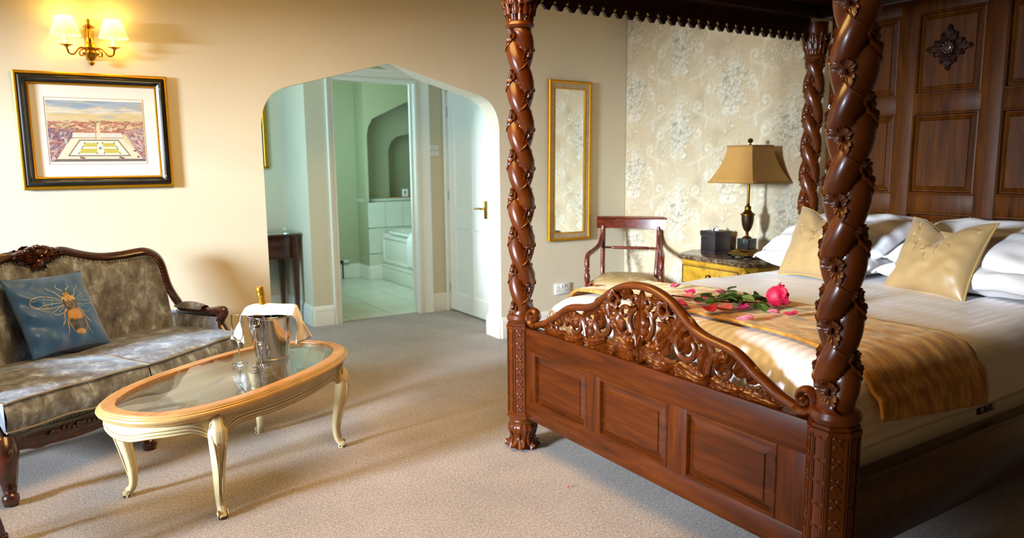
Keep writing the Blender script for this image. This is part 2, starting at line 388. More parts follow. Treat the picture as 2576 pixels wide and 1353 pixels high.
# back wall with the pointed arch
ap = [(1.197, 0), (1.197, 1.592), (1.208, 1.66), (1.232, 1.722), (1.272, 1.776), (1.318, 1.806), (1.358, 1.823), (2.058, 2.011)]
right = [(4.117-x, z) for x, z in ap[::-1]][1:]
arch = ap[:2]+[(p.x, p.y) for p in smooth_path([(x, z, 0) for x, z in ap[1:7]], 4)][1:]+[ap[7]]
arch = arch + [(4.117-x, z) for x, z in arch[:-1][::-1]]
struct(MB().prism([(XL, 0)]+arch+[(WX+.05, 0), (WX+.05, CZ), (XL, CZ)], WY, WY+.185, 'y').obj('wall_back', 'wall', smooth=False))
wl = MB()
for y0_, y1_, z0_, z1_ in ((YB, 1.45, 0, CZ), (4.45, WY+.2, 0, CZ), (1.45, 4.45, 0, .60), (1.45, 4.45, 2.05, CZ)): wl.box((XL-.05, (y0_+y1_)/2, (z0_+z1_)/2), (.1, y1_-y0_, z1_-z0_))
struct(wl.obj('wall_left', 'wall', smooth=False))
# window opening on the left wall: frame and panes stand in front of the daylight
slab('wall_front', ((XL+WX)/2, YB-.05, CZ/2), (WX-XL+.2, .1, CZ), 'wall')
# hall behind the arch
slab('wall_hall_back', (2.0-.06, 6.05, 1.2), (.2, .1, 2.4), 'wall')
bpy.data.objects['wall_hall_back'].data = MB().prism([(1.86, 0), (2.07, 0), (2.07, 2.045), (2.85, 2.045), (2.85, 0), (3.13, 0), (3.13, 2.4), (1.86, 2.4)], 6.0, 6.1, 'y').mesh('wall_hall_back', 'wall', False)
bpy.data.objects['wall_hall_back'].location = (0, 0, 0)
slab('wall_hall_side', (1.91, 6.43, 1.2), (.10, .66, 2.4), 'wall')
slab('wall_hall_far', (.6, 6.8, 1.2), (2.7, .1, 2.4), 'wall')
slab('wall_hall_end', (-.75, 5.85, 1.2), (.1, 1.9, 2.4), 'wall')
slab('ceiling_hall', (1.2, 5.9, 2.45), (4.0, 1.9, .1), 'ceil')
# right hall wall with door
struct(MB().prism([(4.93, 0), (5.15, 0), (5.15, 2.0), (5.955, 2.0), (5.955, 0), (6.0, 0), (6.0, 2.4), (4.93, 2.4)], 3.13, 3.23, 'x').obj('wall_hall_right', 'wall', smooth=False))
slab('wall_hall_closet', (3.6, 5.6, 1.2), (.05, 1.2, 2.4), 'wall')
# wallpapered wall: a fine sheet carrying the printed pattern, on the wall itself
slab('wall_right', (WX+.06, (YB+WY)/2+.1, CZ/2), (.1, WY-YB+.3, CZ), 'wall')
def wallpaper():
    W, H = 250, 155; c = Canvas(W, H, (.80, .73, .60), 1.0, .62)
    R = random.Random(3)
    wht = (.90, .88, .81); grn = (.57, .53, .43); pk = (.84, .74, .60)
    def wrapdab(x, y, *a, **k):
        for dx in (-1, 0, 1):
            for dy in (-.62, 0, .62): c.dab(x+dx, y+dy, *a, **k)
    def wrapline(pts, *a, **k):
        for dx in (-1, 0, 1):
            for dy in (-.62, 0, .62): c.line([(x+dx, y+dy) for x, y in pts], *a, **k)
    def spiral(cx, cy_, r0, turns, a0, sgn, tail=None):
        pts = []
        for i in range(26):
            t = i/25; a = a0+sgn*turns*2*PI*t; r = r0*(1-.85*t); pts.append((cx+r*math.cos(a), cy_+r*math.sin(a)))
        if tail: pts = [(p.x, p.y) for p in smooth_path([(x, y, 0) for x, y in tail+[pts[0]]], 6)][:-1]+pts
        return pts
    for i in range(120):
        wrapdab(R.uniform(0, 1), R.uniform(0, .62), R.uniform(.01, .05), R.uniform(.01, .04), R.uniform(0, 3), R.choice((wht, pk, grn)), .10, 1)
    for k, (cx, cy0) in enumerate(((.25, .17), (.75, .48))):
        for i in range(60):
            a = R.uniform(0, 2*PI); r = abs(R.gauss(0, .10)); wrapdab(cx+r*math.cos(a)*.9, cy0+r*math.sin(a)*1.4, .03, .02, R.uniform(0, 3), wht, .16, 1)
        for i in range(230):
            a = R.uniform(0, 2*PI); r = abs(R.gauss(0, .075)); x, y = cx+r*math.cos(a)*.95, cy0+r*math.sin(a)*1.45
            an = R.uniform(0, 3); sz = R.uniform(.7, 1.3)
            wrapdab(x+.004, y+.006, .015*sz, .008*sz, an, grn, .42, .6)
            wrapdab(x, y, .013*sz, .0075*sz, an, wht, .60, .6)
        for i in range(110):
            a = R.uniform(0, 2*PI); r = R.uniform(.07, .2); x, y = cx+r*math.cos(a)*.85, cy0+r*math.sin(a)*1.35
            wrapline([(x, y), (x+R.uniform(-.02, .02), y+R.uniform(-.03, .03))], .004, grn, .3)
            wrapdab(x+.003, y+.004, .010, .005, a, grn, .3, .6); wrapdab(x, y, .010, .005, a, wht, .45, .6)
        for j in range(8):
            x, y = cx+R.uniform(-.07, .07), cy0+R.uniform(-.12, .12)
            wrapline(spiral(x, y, .020, 1.2, R.uniform(0, 6), 1), .005, grn, .35)
        for s in (-1, 1):
            for wdt, al in ((.028, .09), (.014, .12)):
                wrapline(spiral(cx+s*.05, cy0+.19, .038, 1.3, PI/2, s), wdt*.8, wht, al)
                wrapline(spiral(cx+s*.20, cy0+.02, .055, 1.2, -PI/2, -s, [(cx+s*.10, cy0+.26), (cx+s*.24, cy0+.19)]), wdt, wht, al)
                wrapline(spiral(cx+s*.20, cy0-.17, .050, 1.1, PI/2, s, [(cx+s*.27, cy0-.01), (cx+s*.28, cy0-.08)]), wdt, wht, al)
                wrapline([(cx+s*.012, cy0-.22), (cx+s*.014, cy0-.14), (cx, cy0-.04)], wdt, wht, al)
            for i in range(46):
                x, y = cx+s*R.uniform(.12, .27), cy0+R.uniform(-.31, .31)
                wrapdab(x+.003, y+.003, .010, .005, R.uniform(0, 3), grn, .28, .6); wrapdab(x, y, .009, .005, R.uniform(0, 3), wht, .35, .6)
    y = np.arange(2.5, WY+.001, .0062); z = np.arange(0, CZ+.001, .0062)
    Y, Z = np.meshgrid(y, z); P = np.stack([np.full_like(Y, WX), Y, Z], -1)
    iu = (((WY-Y)+.15) % 1.0*W).astype(int) % W; iv = (((CZ-Z)+.05) % .62/.62*H).astype(int) % H
    o = struct(link('wall_right', grid_mesh('wallpaper', P, 'wallpaper', c.a[iv, iu], flip=True)))
    y = np.arange(YB, 2.51, .02); z = np.arange(0, CZ+.001, .02); Y, Z = np.meshgrid(y, z); P = np.stack([np.full_like(Y, WX), Y, Z], -1)
    iu = (((WY-Y)+.15) % 1.0*W).astype(int) % W; iv = (((CZ-Z)+.05) % .62/.62*H).astype(int) % H
    struct(link('wall_right', grid_mesh('wallpaper_plain', P, 'wallpaper', c.a[iv, iu], flip=True)))
wallpaper()
# skirting boards
SK = [(0, 0), (.018, 0), (.018, .115), (.015, .122), (.017, .13), (.012, .142), (.008, .15), (.005, .162), (0, .165)]
def skirt(name, a, b, n):
    a, b = Vector((*a, 0)), Vector((*b, 0)); n = Vector((*n, 0)); L = len(SK)
    vs = [p+n*q[0]+Vector((0, 0, q[1])) for p in (a, b) for q in SK]
    fs = [(k, (k+1) % L, L+(k+1) % L, L+k) for k in range(L)]+[tuple(range(L))[::-1], tuple(range(L, 2*L))]
    return struct(MB().add(vs, fs).obj(name, 'white', angle=50))
e = 0
skirt('baseboard_back', (XL, WY), (1.197+e, WY), (0, -1)); skirt('baseboard_back', (2.92-e, WY), (WX, WY), (0, -1))
skirt('baseboard_arch', (1.197, WY-e), (1.197, WY+.2), (1, 0)); skirt('baseboard_arch', (2.92, WY-e), (2.92, WY+.2), (-1, 0))
skirt('baseboard_right', (WX, 3.0), (WX, WY), (-1, 0))
skirt('baseboard_hall', (1.86-e, 6.0), (2.03, 6.0), (0, -1)); skirt('baseboard_hall', (2.955, 6.0), (3.13, 6.0), (0, -1))
skirt('baseboard_hall', (1.86, 6.0-e), (1.86, 6.75), (-1, 0)); skirt('baseboard_hall', (-.7, 6.75), (1.86, 6.75), (0, -1))
# window on the left wall (out of frame; the daylight comes through it)
wf = MB()
for y in (1.48, 4.43): wf.box((XL-.03, y, 1.375), (.06, .05, 1.35), bev=.005)
for z in (.62, 2.03): wf.box((XL-.03, 2.95, z), (.06, 2.95, .05), bev=.005)
wf.box((XL+.06, 2.9, .58), (.14, 3.2, .03), bev=.005)
struct(wf.obj('window_1', 'white'))

# ---- bathroom
bf = struct(MB().box((3.6, 7.3, -.06), (3.6, 2.5, .1)).obj('floor_bathroom', 'grout'))
tile = MB().box((0, 0, 0), (.392, .392, .02), bev=.003, seg=1).mesh('tile', 'tile')
for i in range(8):
    for j in range(6):
        x, y = 2.0+.4*i, 6.27+.4*j
        if x < 3.75 and not (x > 3.5 and y > 7.0): inst(tile, 'tile', bf, (x, y, -.012))
slab('wall_bathroom_back', (2.65, 8.44, 1.2), (1.2, .1, 2.4), 'bathpaint')
slab('wall_bathroom_nib', (3.225, 8.25, .45), (.09, .32, .9), 'bathpaint'); slab('wall_bathroom_nib', (3.198, 8.30, 1.65), (.035, .22, 1.5), 'bathpaint')
slab('wall_bathroom_left', (2.05, 7.3, 1.2), (.1, 2.4, 2.4), 'bathpaint')
slab('ceiling_bathroom', (3.5, 7.3, 2.45), (3.4, 2.5, .1), 'ceil')
a2 = [(3.215, .93), (3.215, 1.66), (3.235, 1.76), (3.29, 1.85), (3.74, 2.06), (4.19, 1.85), (4.25, 1.76), (4.27, 1.66), (4.27, .93)]
struct(MB().prism([(3.18, .9), (3.18, 2.4), (4.9, 2.4), (4.9, .9), (4.27, .9)]+a2[1:-1][::-1]+[(3.215, .9)], 8.1, 8.2, 'y').obj('wall_bathroom_arch', 'bathpaint', smooth=False))
slab('wall_bathroom_niche', (3.9, 8.75, 1.2), (1.6, .1, 2.4), 'bathpaint')
a3 = [(3.62, .93), (3.62, 1.5), (3.66, 1.6), (3.73, 1.66), (3.95, 1.71), (4.2, 1.64), (4.26, 1.5), (4.26, .93)]
struct(MB().prism([(3.2, .5), (3.2, 2.4), (4.9, 2.4), (4.9, .5), (4.26, .5)]+a3[::-1]+[(3.62, .5)], 8.45, 8.55, 'y').obj('wall_bathroom_inner', 'bathpaint', smooth=False))
slab('wall_bathroom_right', (4.45, 7.3, 1.2), (.1, 2.4, 2.4), 'bathpaint')
wt = struct(MB().box((3.85, 8.12, .45), (1.33, .06, .9)).obj('wall_bathroom_tiling', 'grout'))
t2 = MB().box((0, 0, 0), (.214, .012, .292), bev=.002, seg=1).mesh('wall_tile', 'tile')
for i in range(5):
    for j in range(3): inst(t2, 'tile', wt, (3.295+.218*i, 8.086, .15+.3*j))
struct(MB().box((3.9, 8.32, .915), (1.45, .26, .03), bev=.005).obj('trim_1', 'tile'))
struct(MB().box((3.94, 8.42, .925), (.70, .26, .03), bev=.004).obj('trim_2', 'shelfwood'))
skirt('baseboard_bathroom', (2.1, 8.39), (3.185, 8.39), (0, -1)); skirt('baseboard_bathroom', (3.185, 8.082), (3.185, 8.39), (-1, 0)); skirt('baseboard_bathroom', (3.18, 8.08), (3.37, 8.08), (0, -1))
# door lining and architraves round the bathroom doorway
def archi(name, x0, x1, z, d=1):
    p = [(0, 0), (0, .02), (.2, .024), (.28, .016), (.45, .018), (.6, .026), (.8, .026), (.86, .034), (1, .034), (1, 0)]
    vs = [(x0+(x1-x0)*a, 6.0-b, zz) for zz in (0, z) for a, b in p]; L = len(p)
    fs = [(k, (k+1) % L, L+(k+1) % L, L+k) for k in range(L)]+[tuple(range(L))[::-1], tuple(range(L, 2*L))]
    return struct(MB().add(vs, fs).obj(name, 'white', angle=50))
archi('trim_3', 2.095, 2.035, 2.1); archi('trim_4', 2.825, 2.955, 2.1)
hp = [(0, 0), (0, .02), (.2, .024), (.28, .016), (.45, .018), (.6, .026), (.8, .026), (.86, .034), (1, .034), (1, 0)]
vs = [(x, 6.0-b, 2.03+.1*a) for x in (2.02, 2.975) for a, b in hp]; L = len(hp)
struct(MB().add(vs, [(k, (k+1) % L, L+(k+1) % L, L+k) for k in range(L)]+[tuple(range(L))[::-1], tuple(range(L, 2*L))]).obj('trim_5', 'white', angle=50))
lin_ = MB().box((2.083, 6.05, 1.02), (.03, .13, 2.04), bev=.003).box((2.837, 6.05, 1.02), (.03, .13, 2.04), bev=.003).box((2.46, 6.05, 2.04), (.78, .13, .03), bev=.003)
lin_.box((2.815, 6.065, 1.01), (.014, .03, 2.03)).box((2.105, 6.065, 1.01), (.014, .03, 2.03))
struct(lin_.obj('trim_6', 'white'))
# white panelled hall door
d1 = struct(MB().obj('door_1', 'white')) if False else thing('door_1', '', '', (3.12, 5.95, 0))
del d1['label']; del d1['category']; d1['kind'] = 'structure'
DW, DH = .765, 1.97
db = MB().box((.026, -DW/2, DH/2+.012), (.02, DW-.02, DH-.02), bev=.001)
dm = MB()
slab_o = db.obj('door_leaf', 'white', d1)
for (ya, yb, za, zb) in ((0, .10, .017, DH), (.345, .42, .017, DH), (.665, DW, .017, DH), (.10, .345, .017, .17), (.10, .345, .77, .93), (.10, .345, 1.82, DH), (.42, .665, .017, .17), (.42, .665, .77, .93), (.42, .665, 1.82, DH)):
    MB().box((.0145, -(ya+yb)/2, (za+zb)/2), (.015, yb-ya, zb-za)).obj('door_frame_member', 'white', slab_o)
for (y0, y1, z0, z1) in ((.10, .345, .93, 1.82), (.42, .665, .93, 1.82), (.10, .345, .17, .77), (.42, .665, .17, .77)):
    rg = [(0, .007), (.006, .012), (.014, .0155), (.02, .0155), (.055, .0085), (.06, .0085)]
    vs = [p for i_, x_ in rg for p in ((x_, -(y0+i_), z0+i_), (x_, -(y1-i_), z0+i_), (x_, -(y1-i_), z1-i_), (x_, -(y0+i_), z1-i_))]
    MB().add(vs, [(4*i+k, 4*i+(k+1) % 4, 4*i+4+(k+1) % 4, 4*i+4+k) for i in range(5) for k in range(4)]+[tuple(range(20, 24))]).obj('panel', 'white', slab_o, angle=15)
hd = MB().box((-.004, -.655, .955), (.006, .04, .15), bev=.003).obj('handle_plate', 'brass', d1, label='brass backplate')
MB().tube([(-.005, -.655, .965), (-.045, -.655, .965)], .009, 12).tube(smooth_path([(-.045, -.655, .965), (-.048, -.62, .967), (-.046, -.58, .962), (-.046, -.545, .962)], 4), .0075, 10).obj('lever', 'brass', hd)
for z in (.22, 1.05, 1.79): MB().tube([(-.002, .006, z-.045), (-.002, .006, z+.045)], .007, 8).obj('hinge', 'darkmetal', d1)
struct(MB().box((3.112, 5.975, 1.02), (.035, .05, 2.04), bev=.004).obj('trim_7', 'white'))
struct(MB().box((3.112, 5.135, 1.02), (.035, .05, 2.04), bev=.004).box((3.112, 5.55, 2.02), (.035, .85, .05), bev=.004).obj('trim_8', 'white'))

# radiator, bath, light switch, card
r = thing('radiator', 'white panel radiator with valve at the left edge of the bathroom doorway', 'radiator', (2.6, 8.36, 0))
rb = MB().box((0, 0, .46), (.62, .05, .6), bev=.012)
for k in range(14): rb.box((-.28+.043*k, -.028, .46), (.02, .012, .54), bev=.005)
rb.obj('body', 'white', r); MB().tube([(.31, 0, .2), (.36, 0, .2)], .012, 8).tube([(.36, 0, 0), (.36, 0, .2)], .008, 8).obj('pipe', 'darkmetal', r)
MB().lathe([(.018, 0), (.02, .01), (.02, .06), (.014, .066)], 14, (.37, 0, .2), rot=(0, PI/2, 0)).obj('valve', 'plastic', r)
b = thing('bathtub', 'white bathtub with panelled side seen through the bathroom door', 'bathtub', (3.35, 7.1, 0))
MB().box((.03, 0, .27), (.05, 1.94, .54), bev=.004).obj('side_panel', 'white', b)
MB().box((-.004, .0, .09), (.03, 1.94, .18), bev=.006).box((-.01, 0, .165), (.035, 1.94, .02), bev=.006).obj('plinth', 'white', b)
fr = MB().box((0, .45, .5), (.024, .95, .03), bev=.006).box((0, .45, .22), (.024, .95, .03), bev=.006).box((0, .93, .36), (.024, .03, .31), bev=.006).box((0, .0, .36), (.024, .03, .31), bev=.006)
fr.obj('moulding', 'white', b)
rim = MB()
def rf(u, v):
    a = 2*PI*u; sx = math.copysign(abs(math.cos(a))**.35, math.cos(a)); sy = math.copysign(abs(math.sin(a))**.35, math.sin(a))
    q = [(1, .545), (1.02, .56), (1, .58), (.9, .58), (.86, .55), (.8, .3), (.6, .2), (.01, .19)]
    i = min(int(v*7), 6); t = v*7-i; r_ = q[i][0]*(1-t)+q[i+1][0]*t; z = q[i][1]*(1-t)+q[i+1][1]*t
    return (.38+.40*sx*r_, .95*sy*(r_*.97 if r_ < 1 else 1), z)
rim.grid(rf, 48, 7, True); rim.obj('tub', 'acrylic', b)
tw = MB().grid(lambda u, v: (3.31-.018*math.sin(v*PI)*1.0+(.03 if v > .9 else 0)-.004*math.sin(u*20), 7.04+.1*u*0-.22*u+.22, .60-.38*(1-v) if v < .95 else .60), 16, 12)
tag(tw.obj('towel', 'linen'), 'white towel hanging over the side of the bathtub', 'towel')
sol = bpy.data.objects['towel'].modifiers.new('s', 'SOLIDIFY'); sol.thickness = .008
MBc = MB().box((0, 0, .045), (.07, .005, .09), rot=(-.2, 0, .0)).box((0, .02, .04), (.07, .005, .085), rot=(.3, 0, 0))
cd = MBc.obj('tent_card', 'tissue'); cd.location = (3.79, 8.37, .940); cd.rotation_euler = (0, 0, -.25)
tag(cd, 'small white folded card standing on the wooden bathroom shelf', 'card')
MB().ell((0, -.012, .055), (.009, .002, .012)).box((0, -.012, .03), (.008, .002, .02)).obj('emblem', 'slot', cd)
s = thing('light_switch', 'white triple light switch between bathroom door and hall door', 'switch', (3.003, 5.994, 1.454))
MB().box((0, 0, 0), (.1, .012, .1), bev=.004).obj('plate', 'plastic', s)
for k in (-1, 0, 1): MB().box((.018*k, -.009, 0), (.012, .01, .028), rot=(.15, 0, 0), bev=.002).obj('rocker', 'plastic', s)
for k in (-1, 1): MB().lathe([(.003, 0), (.003, .002)], 8, (.04*k, -.006, 0), rot=(PI/2, 0, 0)).obj('screw', 'darkmetal', s)
s = thing('wall_socket', 'white double plug socket low on the wall under the mirror', 'socket', (3.497, WY-.006, .335))
MB().box((0, 0, 0), (.152, .012, .09), bev=.004).obj('plate', 'plastic', s)
for k in (-1, 1):
    MB().box((.012*k, -.008, .024), (.014, .008, .022), rot=(.15, 0, 0), bev=.002).obj('rocker', 'plastic', s)
    MB().box((.045*k, -.0063, .012), (.004, .002, .009)).box((.045*k-.011, -.0063, -.012), (.009, .002, .004)).box((.045*k+.011, -.0063, -.012), (.009, .002, .004)).obj('slot', 'slot', s)
# hall console table and picture
t = thing('console_table', 'dark wood side table with glass top beyond the arch', 'table', (1.45, 6.46, 0))
MB().box((0, 0, .757), (.78, .52, .018), bev=.004).obj('table_top', 'darkwood', t)
MB().box((0, 0, .771), (.78, .52, .008), bev=.002).obj('glass_top', 'tglass', t)
MB().box((0, 0, .655), (.70, .44, .19), bev=.003).box((0, -.222, .565), (.70, .01, .012), bev=.003).obj('apron', 'darkwood', t)
for sx in (-1, 1):
    for sy in (-1, 1):
        MB().add([(sx*.345+a*h, sy*.22+b_*h, z) for z, h in ((0, .014), (.55, .026), (.75, .026)) for a, b_ in ((-1, -1), (1, -1), (1, 1), (-1, 1))],
                 [(0, 3, 2, 1), (8, 9, 10, 11)]+[(4*i+k, 4*i+(k+1) % 4, 4*i+4+(k+1) % 4, 4*i+4+k) for i in (0, 1) for k in range(4)]).obj('leg', 'darkwood', t)
p = thing('hall_picture', 'blue picture in rope-edged gilt frame cut off by the arch', 'picture', (1.42, 6.735, 1.62))
pf = MB()
for (c, d) in (((-.31, 0, 0), (.03, .03, .62)), ((.31, 0, 0), (.03, .03, .62)), ((0, 0, .30), (.65, .03, .03)), ((0, 0, -.30), (.65, .03, .03))): pf.box(c, d, bev=.008)
pf.obj('frame', 'goldframe', p)
for sx in (-1, 1): MB().tube([(sx*.292, -.016, -.29+.58*i/60) for i in range(61)], lambda t: .006+.002*math.sin(t*190), 6).obj('rope_edge', 'brass', p)
MB().box((0, .004, 0), (.6, .01, .6)).obj('canvas', 'painting', p)

# ================================================================ WALL THINGS
def frame_ring(outer, prof):
    """rectangular moulding: outer=(w,h); prof = [(inset, height towards -y)]"""
    w_, h_ = outer; vs = []
    for ins, ht in prof:
        a, b_ = w_/2-ins, h_/2-ins
        vs += [(-a, -ht, -b_), (a, -ht, -b_), (a, -ht, b_), (-a, -ht, b_)]
    n = len(prof)
    fs = [(4*i+k, 4*i+(k+1) % 4, 4*((i+1) % n)+(k+1) % 4, 4*((i+1) % n)+k) for i in range(n) for k in range(4)]
    return MB().add(vs, fs)
# framed print
p = thing('framed_print', 'bird\'s-eye town print in black and gilt frame under the wall lamp', 'picture', (.306, WY, 1.535))
frame_ring((.738, .624), [(0, 0), (0, .022), (.006, .027), (.014, .027), (.017, .021), (.017, 0)]).obj('outer_moulding', 'goldframe', p, angle=30)
frame_ring((.706, .592), [(0, 0), (0, .018), (.004, .026), (.009, .028), (.015, .034), (.022, .036), (.027, .028), (.037, .022), (.044, .016), (.044, 0)]).obj('frame', 'blackframe', p, angle=30, label='black lacquered moulding')
frame_ring((.626, .512), [(0, 0), (0, .017), (.004, .02), (.01, .018), (.013, .008), (.013, 0)]).obj('inner_moulding', 'goldframe', p, angle=30)
MB().box((0, -.006, 0), (.615, .005, .50)).obj('mount', 'mountboard', p)
frame_ring((.478, .358), [(0, .0085), (0, .0094), (.002, .0094), (.002, .0085)]).obj('mount_line', 'goldframe', p)
def town_print():
    c = Canvas(270, 170, (.80, .74, .60), 1.6, 1.0); R = random.Random(5)
    for i in range(60):
        x, y = R.uniform(0, 1.6), abs(R.gauss(0, .10)); g = R.random()
        c.dab(x, y, R.uniform(.08, .2), R.uniform(.01, .03), R.uniform(-.1, .1), (.45+.2*g, .55+.17*g, .68+.1*g), .5)
    for i in range(30): c.dab(R.uniform(0, 1.6), R.uniform(.12, .22), .12, .012, 0, (.84, .82, .76), .5)
    for i in range(70):
        x, y = R.uniform(0, 1.6), R.uniform(.22, .36); g = R.random()
        c.dab(x, y, R.uniform(.05, .12), R.uniform(.004, .012), R.uniform(-.15, .15), (.72+.1*g, .66+.08*g, .42+.15*g), .5)
    for i in range(650):
        x, y = R.uniform(0, 1.6), R.uniform(.33, .56); g = R.random()
        cc = R.choice([(.62, .32, .27), (.72, .45, .38), (.55, .42, .36), (.84, .74, .62), (.45, .38, .38), (.68, .55, .40)])
        c.dab(x, y, R.uniform(.012, .04), R.uniform(.005, .013), R.uniform(-.1, .1), cc, .7)
    # rows of houses left and right
    c.poly([(0, .45), (.42, .5), (.40, .62), (.12, 1), (0, 1)], (.46, .36, .40)); c.poly([(1.25, .5), (1.6, .42), (1.6, 1.0), (1.52, .96)], (.66, .56, .55))
    for i in range(260):
        t = R.random(); x = R.uniform(0, .40-.30*t); y = .48+.5*t+R.uniform(-.03, .03)
        c.dab(x, y, R.uniform(.012, .03), .01, R.uniform(-.9, -.2), R.choice([(.62, .33, .33), (.40, .44, .54), (.75, .55, .48), (.35, .30, .40), (.80, .68, .60)]), .7)
    for i in range(150):
        t = R.random(); x = R.uniform(1.28+.28*t, 1.6); y = .5+.46*t+R.uniform(-.03, .03)
        c.dab(x, y, R.uniform(.012, .03), .008, R.uniform(.4, .9), R.choice([(.66, .30, .30), (.60, .50, .48), (.82, .78, .74), (.40, .34, .38)]), .7)
    # square
    c.poly([(.36, .62), (1.22, .62), (1.56, .96), (.10, .96)], (.84, .80, .70))
    c.poly([(.40, .52), (1.20, .52), (1.22, .60), (.38, .60)], (.82, .82, .78))
    for i in range(34):
        c.line([(.41+.023*i, .535), (.41+.023*i, .59)], .005, (.62, .62, .62), .5)
    c.line([(.38, .605), (1.23, .605)], .012, (.60, .46, .38), .8)
    c.line([(.40, .515), (1.2, .515)], .016, (.70, .36, .32), .8)
    ring = [(.50, .645), (1.14, .645), (1.33, .90), (.30, .90)]
    c.line(ring+[ring[0]], .016, (.40, .37, .34)); c.poly([(.53, .66), (1.11, .66), (1.27, .88), (.36, .88)], (.86, .85, .80))
    for q in ([(.575, .69), (.79, .69), (.78, .755), (.54, .755)], [(.87, .69), (1.07, .69), (1.11, .755), (.88, .755)], [(.52, .785), (.77, .785), (.77, .86), (.47, .86)], [(.89, .785), (1.12, .785), (1.16, .86), (.89, .86)]):
        c.poly(q, (.72, .68, .32))
        for x, y in q: c.dab(x, y, .008, .012, 0, (.25, .28, .22), .8)
    c.dab(.83, .77, .055, .03, 0, (.86, .85, .80)); c.dab(.83, .775, .02, .018, 0, (.42, .40, .38), .8)
    c.poly([(.80, .36), (.84, .36), (.86, .62), (.79, .62)], (.86, .78, .64)); c.line([(.78, .36), (.77, .62)], .012, (.60, .40, .32), .8)
    c.line([(.80, .62), (.80, .93)], .004, (.7, .68, .6)); c.line([(.86, .62), (.87, .93)], .004, (.7, .68, .6))
    c.poly([(.10, .955), (1.58, .955), (1.6, 1), (0, 1)], (.42, .38, .36))
    for x, y in ((.50, .93), (.54, .935), (1.16, .93), (1.2, .94), (1.42, .82), (1.47, .92)): c.dab(x, y, .022, .012, 0, (.35, .2, .2), .8)
    c.line([(.2, .62), (.24, .60), (.28, .66), (.28, .76)], .014, (.80, .82, .82), .9)
    for i in range(900):
        x, y = R.uniform(0, 1.6), R.uniform(.3, 1); c.dab(x, y, .006, .003, R.uniform(0, 3), R.choice([(.3, .25, .25), (.9, .86, .78)]), .25)
    n = (135*2, 85*2); X = np.linspace(-.232, .232, n[0]); Z = np.linspace(.164, -.164, n[1]); XX, ZZ = np.meshgrid(X, Z)
    cols = c.a[:, :, :][np.linspace(0, 169, n[1]).astype(int)][:, np.linspace(0, 269, n[0]).astype(int)]
    return grid_mesh('print', np.stack([XX, np.full_like(XX, -.0095), ZZ], -1), 'print', cols, smooth=False)
link('print', town_print(), p)

# two-arm wall lamp
s = thing('wall_lamp', 'brass two-armed wall lamp with glowing cream shades above the framed print', 'lamp', (.306, WY, 2.0))
MB().lathe([(.001, -.118), (.012, -.112), (.016, -.10), (.010, -.09), (.018, -.082), (.03, -.066), (.034, -.05), (.02, -.036), (.03, -.022), (.026, -.006), (.014, .004), (.018, .02), (.016, .04), (.012, .075), (.03, .085), (.02, .095), (.008, .10), (.01, .125), (.001, .13)], 20, (0, -.05, 0)).obj('stem', 'brass', s)
MB().box((0, -.012, .0), (.045, .024, .17), bev=.01).tube([(0, -.01, -.02), (0, -.05, -.03)], .012, 10).obj('back_plate', 'brass', s)
for k in (-1, 1):
    cx, cz_ = .112*k, -.022
    MB().tube(smooth_path([(0, -.05, -.055), (.03*k, -.055, -.028), (.055*k, -.06, -.03), (.08*k, -.07, -.062), (.103*k, -.08, -.058), (.112*k, -.085, -.03)], 6), lambda t: .0062-.0015*math.sin(t*PI), 8).obj('arm', 'brass', s)
    MB().tube(smooth_path([(.03*k, -.055, -.03), (.052*k, -.056, -.045), (.05*k, -.056, -.066), (.034*k, -.056, -.06), (.04*k, -.056, -.05)], 5), .004, 7).obj('scroll', 'brass', s)
    MB().lathe([(.004, -.012), (.012, -.004), (.034, .004), (.03, .007), (.008, .006)], 20, (cx, -.085, cz_)).obj('drip_pan', 'brass', s)
    MB().lathe([(.013, 0), (.013, .055), (.010, .058)], 14, (cx, -.085, cz_+.006)).obj('candle_tube', 'candle', s)
    MB().ell((cx, -.085, cz_+.085), (.011, .011, .024)).obj('bulb', 'bulb', s)
    sh = MB().lathe([(.074, .052), (.040, .148), (.0385, .148), (.0725, .052)], 32, (cx, -.085, cz_), close=False)
    sh.f.append(()) if False else None
    sh.obj('lamp_shade', 'glow', s)
    point('bulb_light_up', (.306+cx, WY-.085, 2.0+cz_+.168), 1.2, (1, .56, .10), .035)
    point('bulb_light_down', (.306+cx, WY-.085, 2.0+cz_+.03), 1.5, (1, .60, .14), .03)

# long mirror on the back wall
p = thing('wall_mirror', 'tall narrow mirror in gilt frame on the back wall', 'mirror', (3.561, WY-.004, 1.345), rot=(0, .009, 0))
frame_ring((.418, 1.246), [(0, 0), (0, .02), (.006, .026), (.014, .027), (.021, .022), (.024, .014), (.024, 0)]).obj('frame', 'goldframe', p, angle=30)
frame_ring((.372, 1.2), [(0, 0), (0, .016), (.036, .013), (.036, 0)]).obj('inner_border', 'champframe', p, label='champagne silver border')
frame_ring((.302, 1.13), [(0, 0), (0, .017), (.008, .015), (.01, .006), (.01, 0)]).obj('slip', 'goldframe', p)
MB().box((0, -.005, 0), (.29, .004, 1.118)).obj('glass', 'mirror', p)

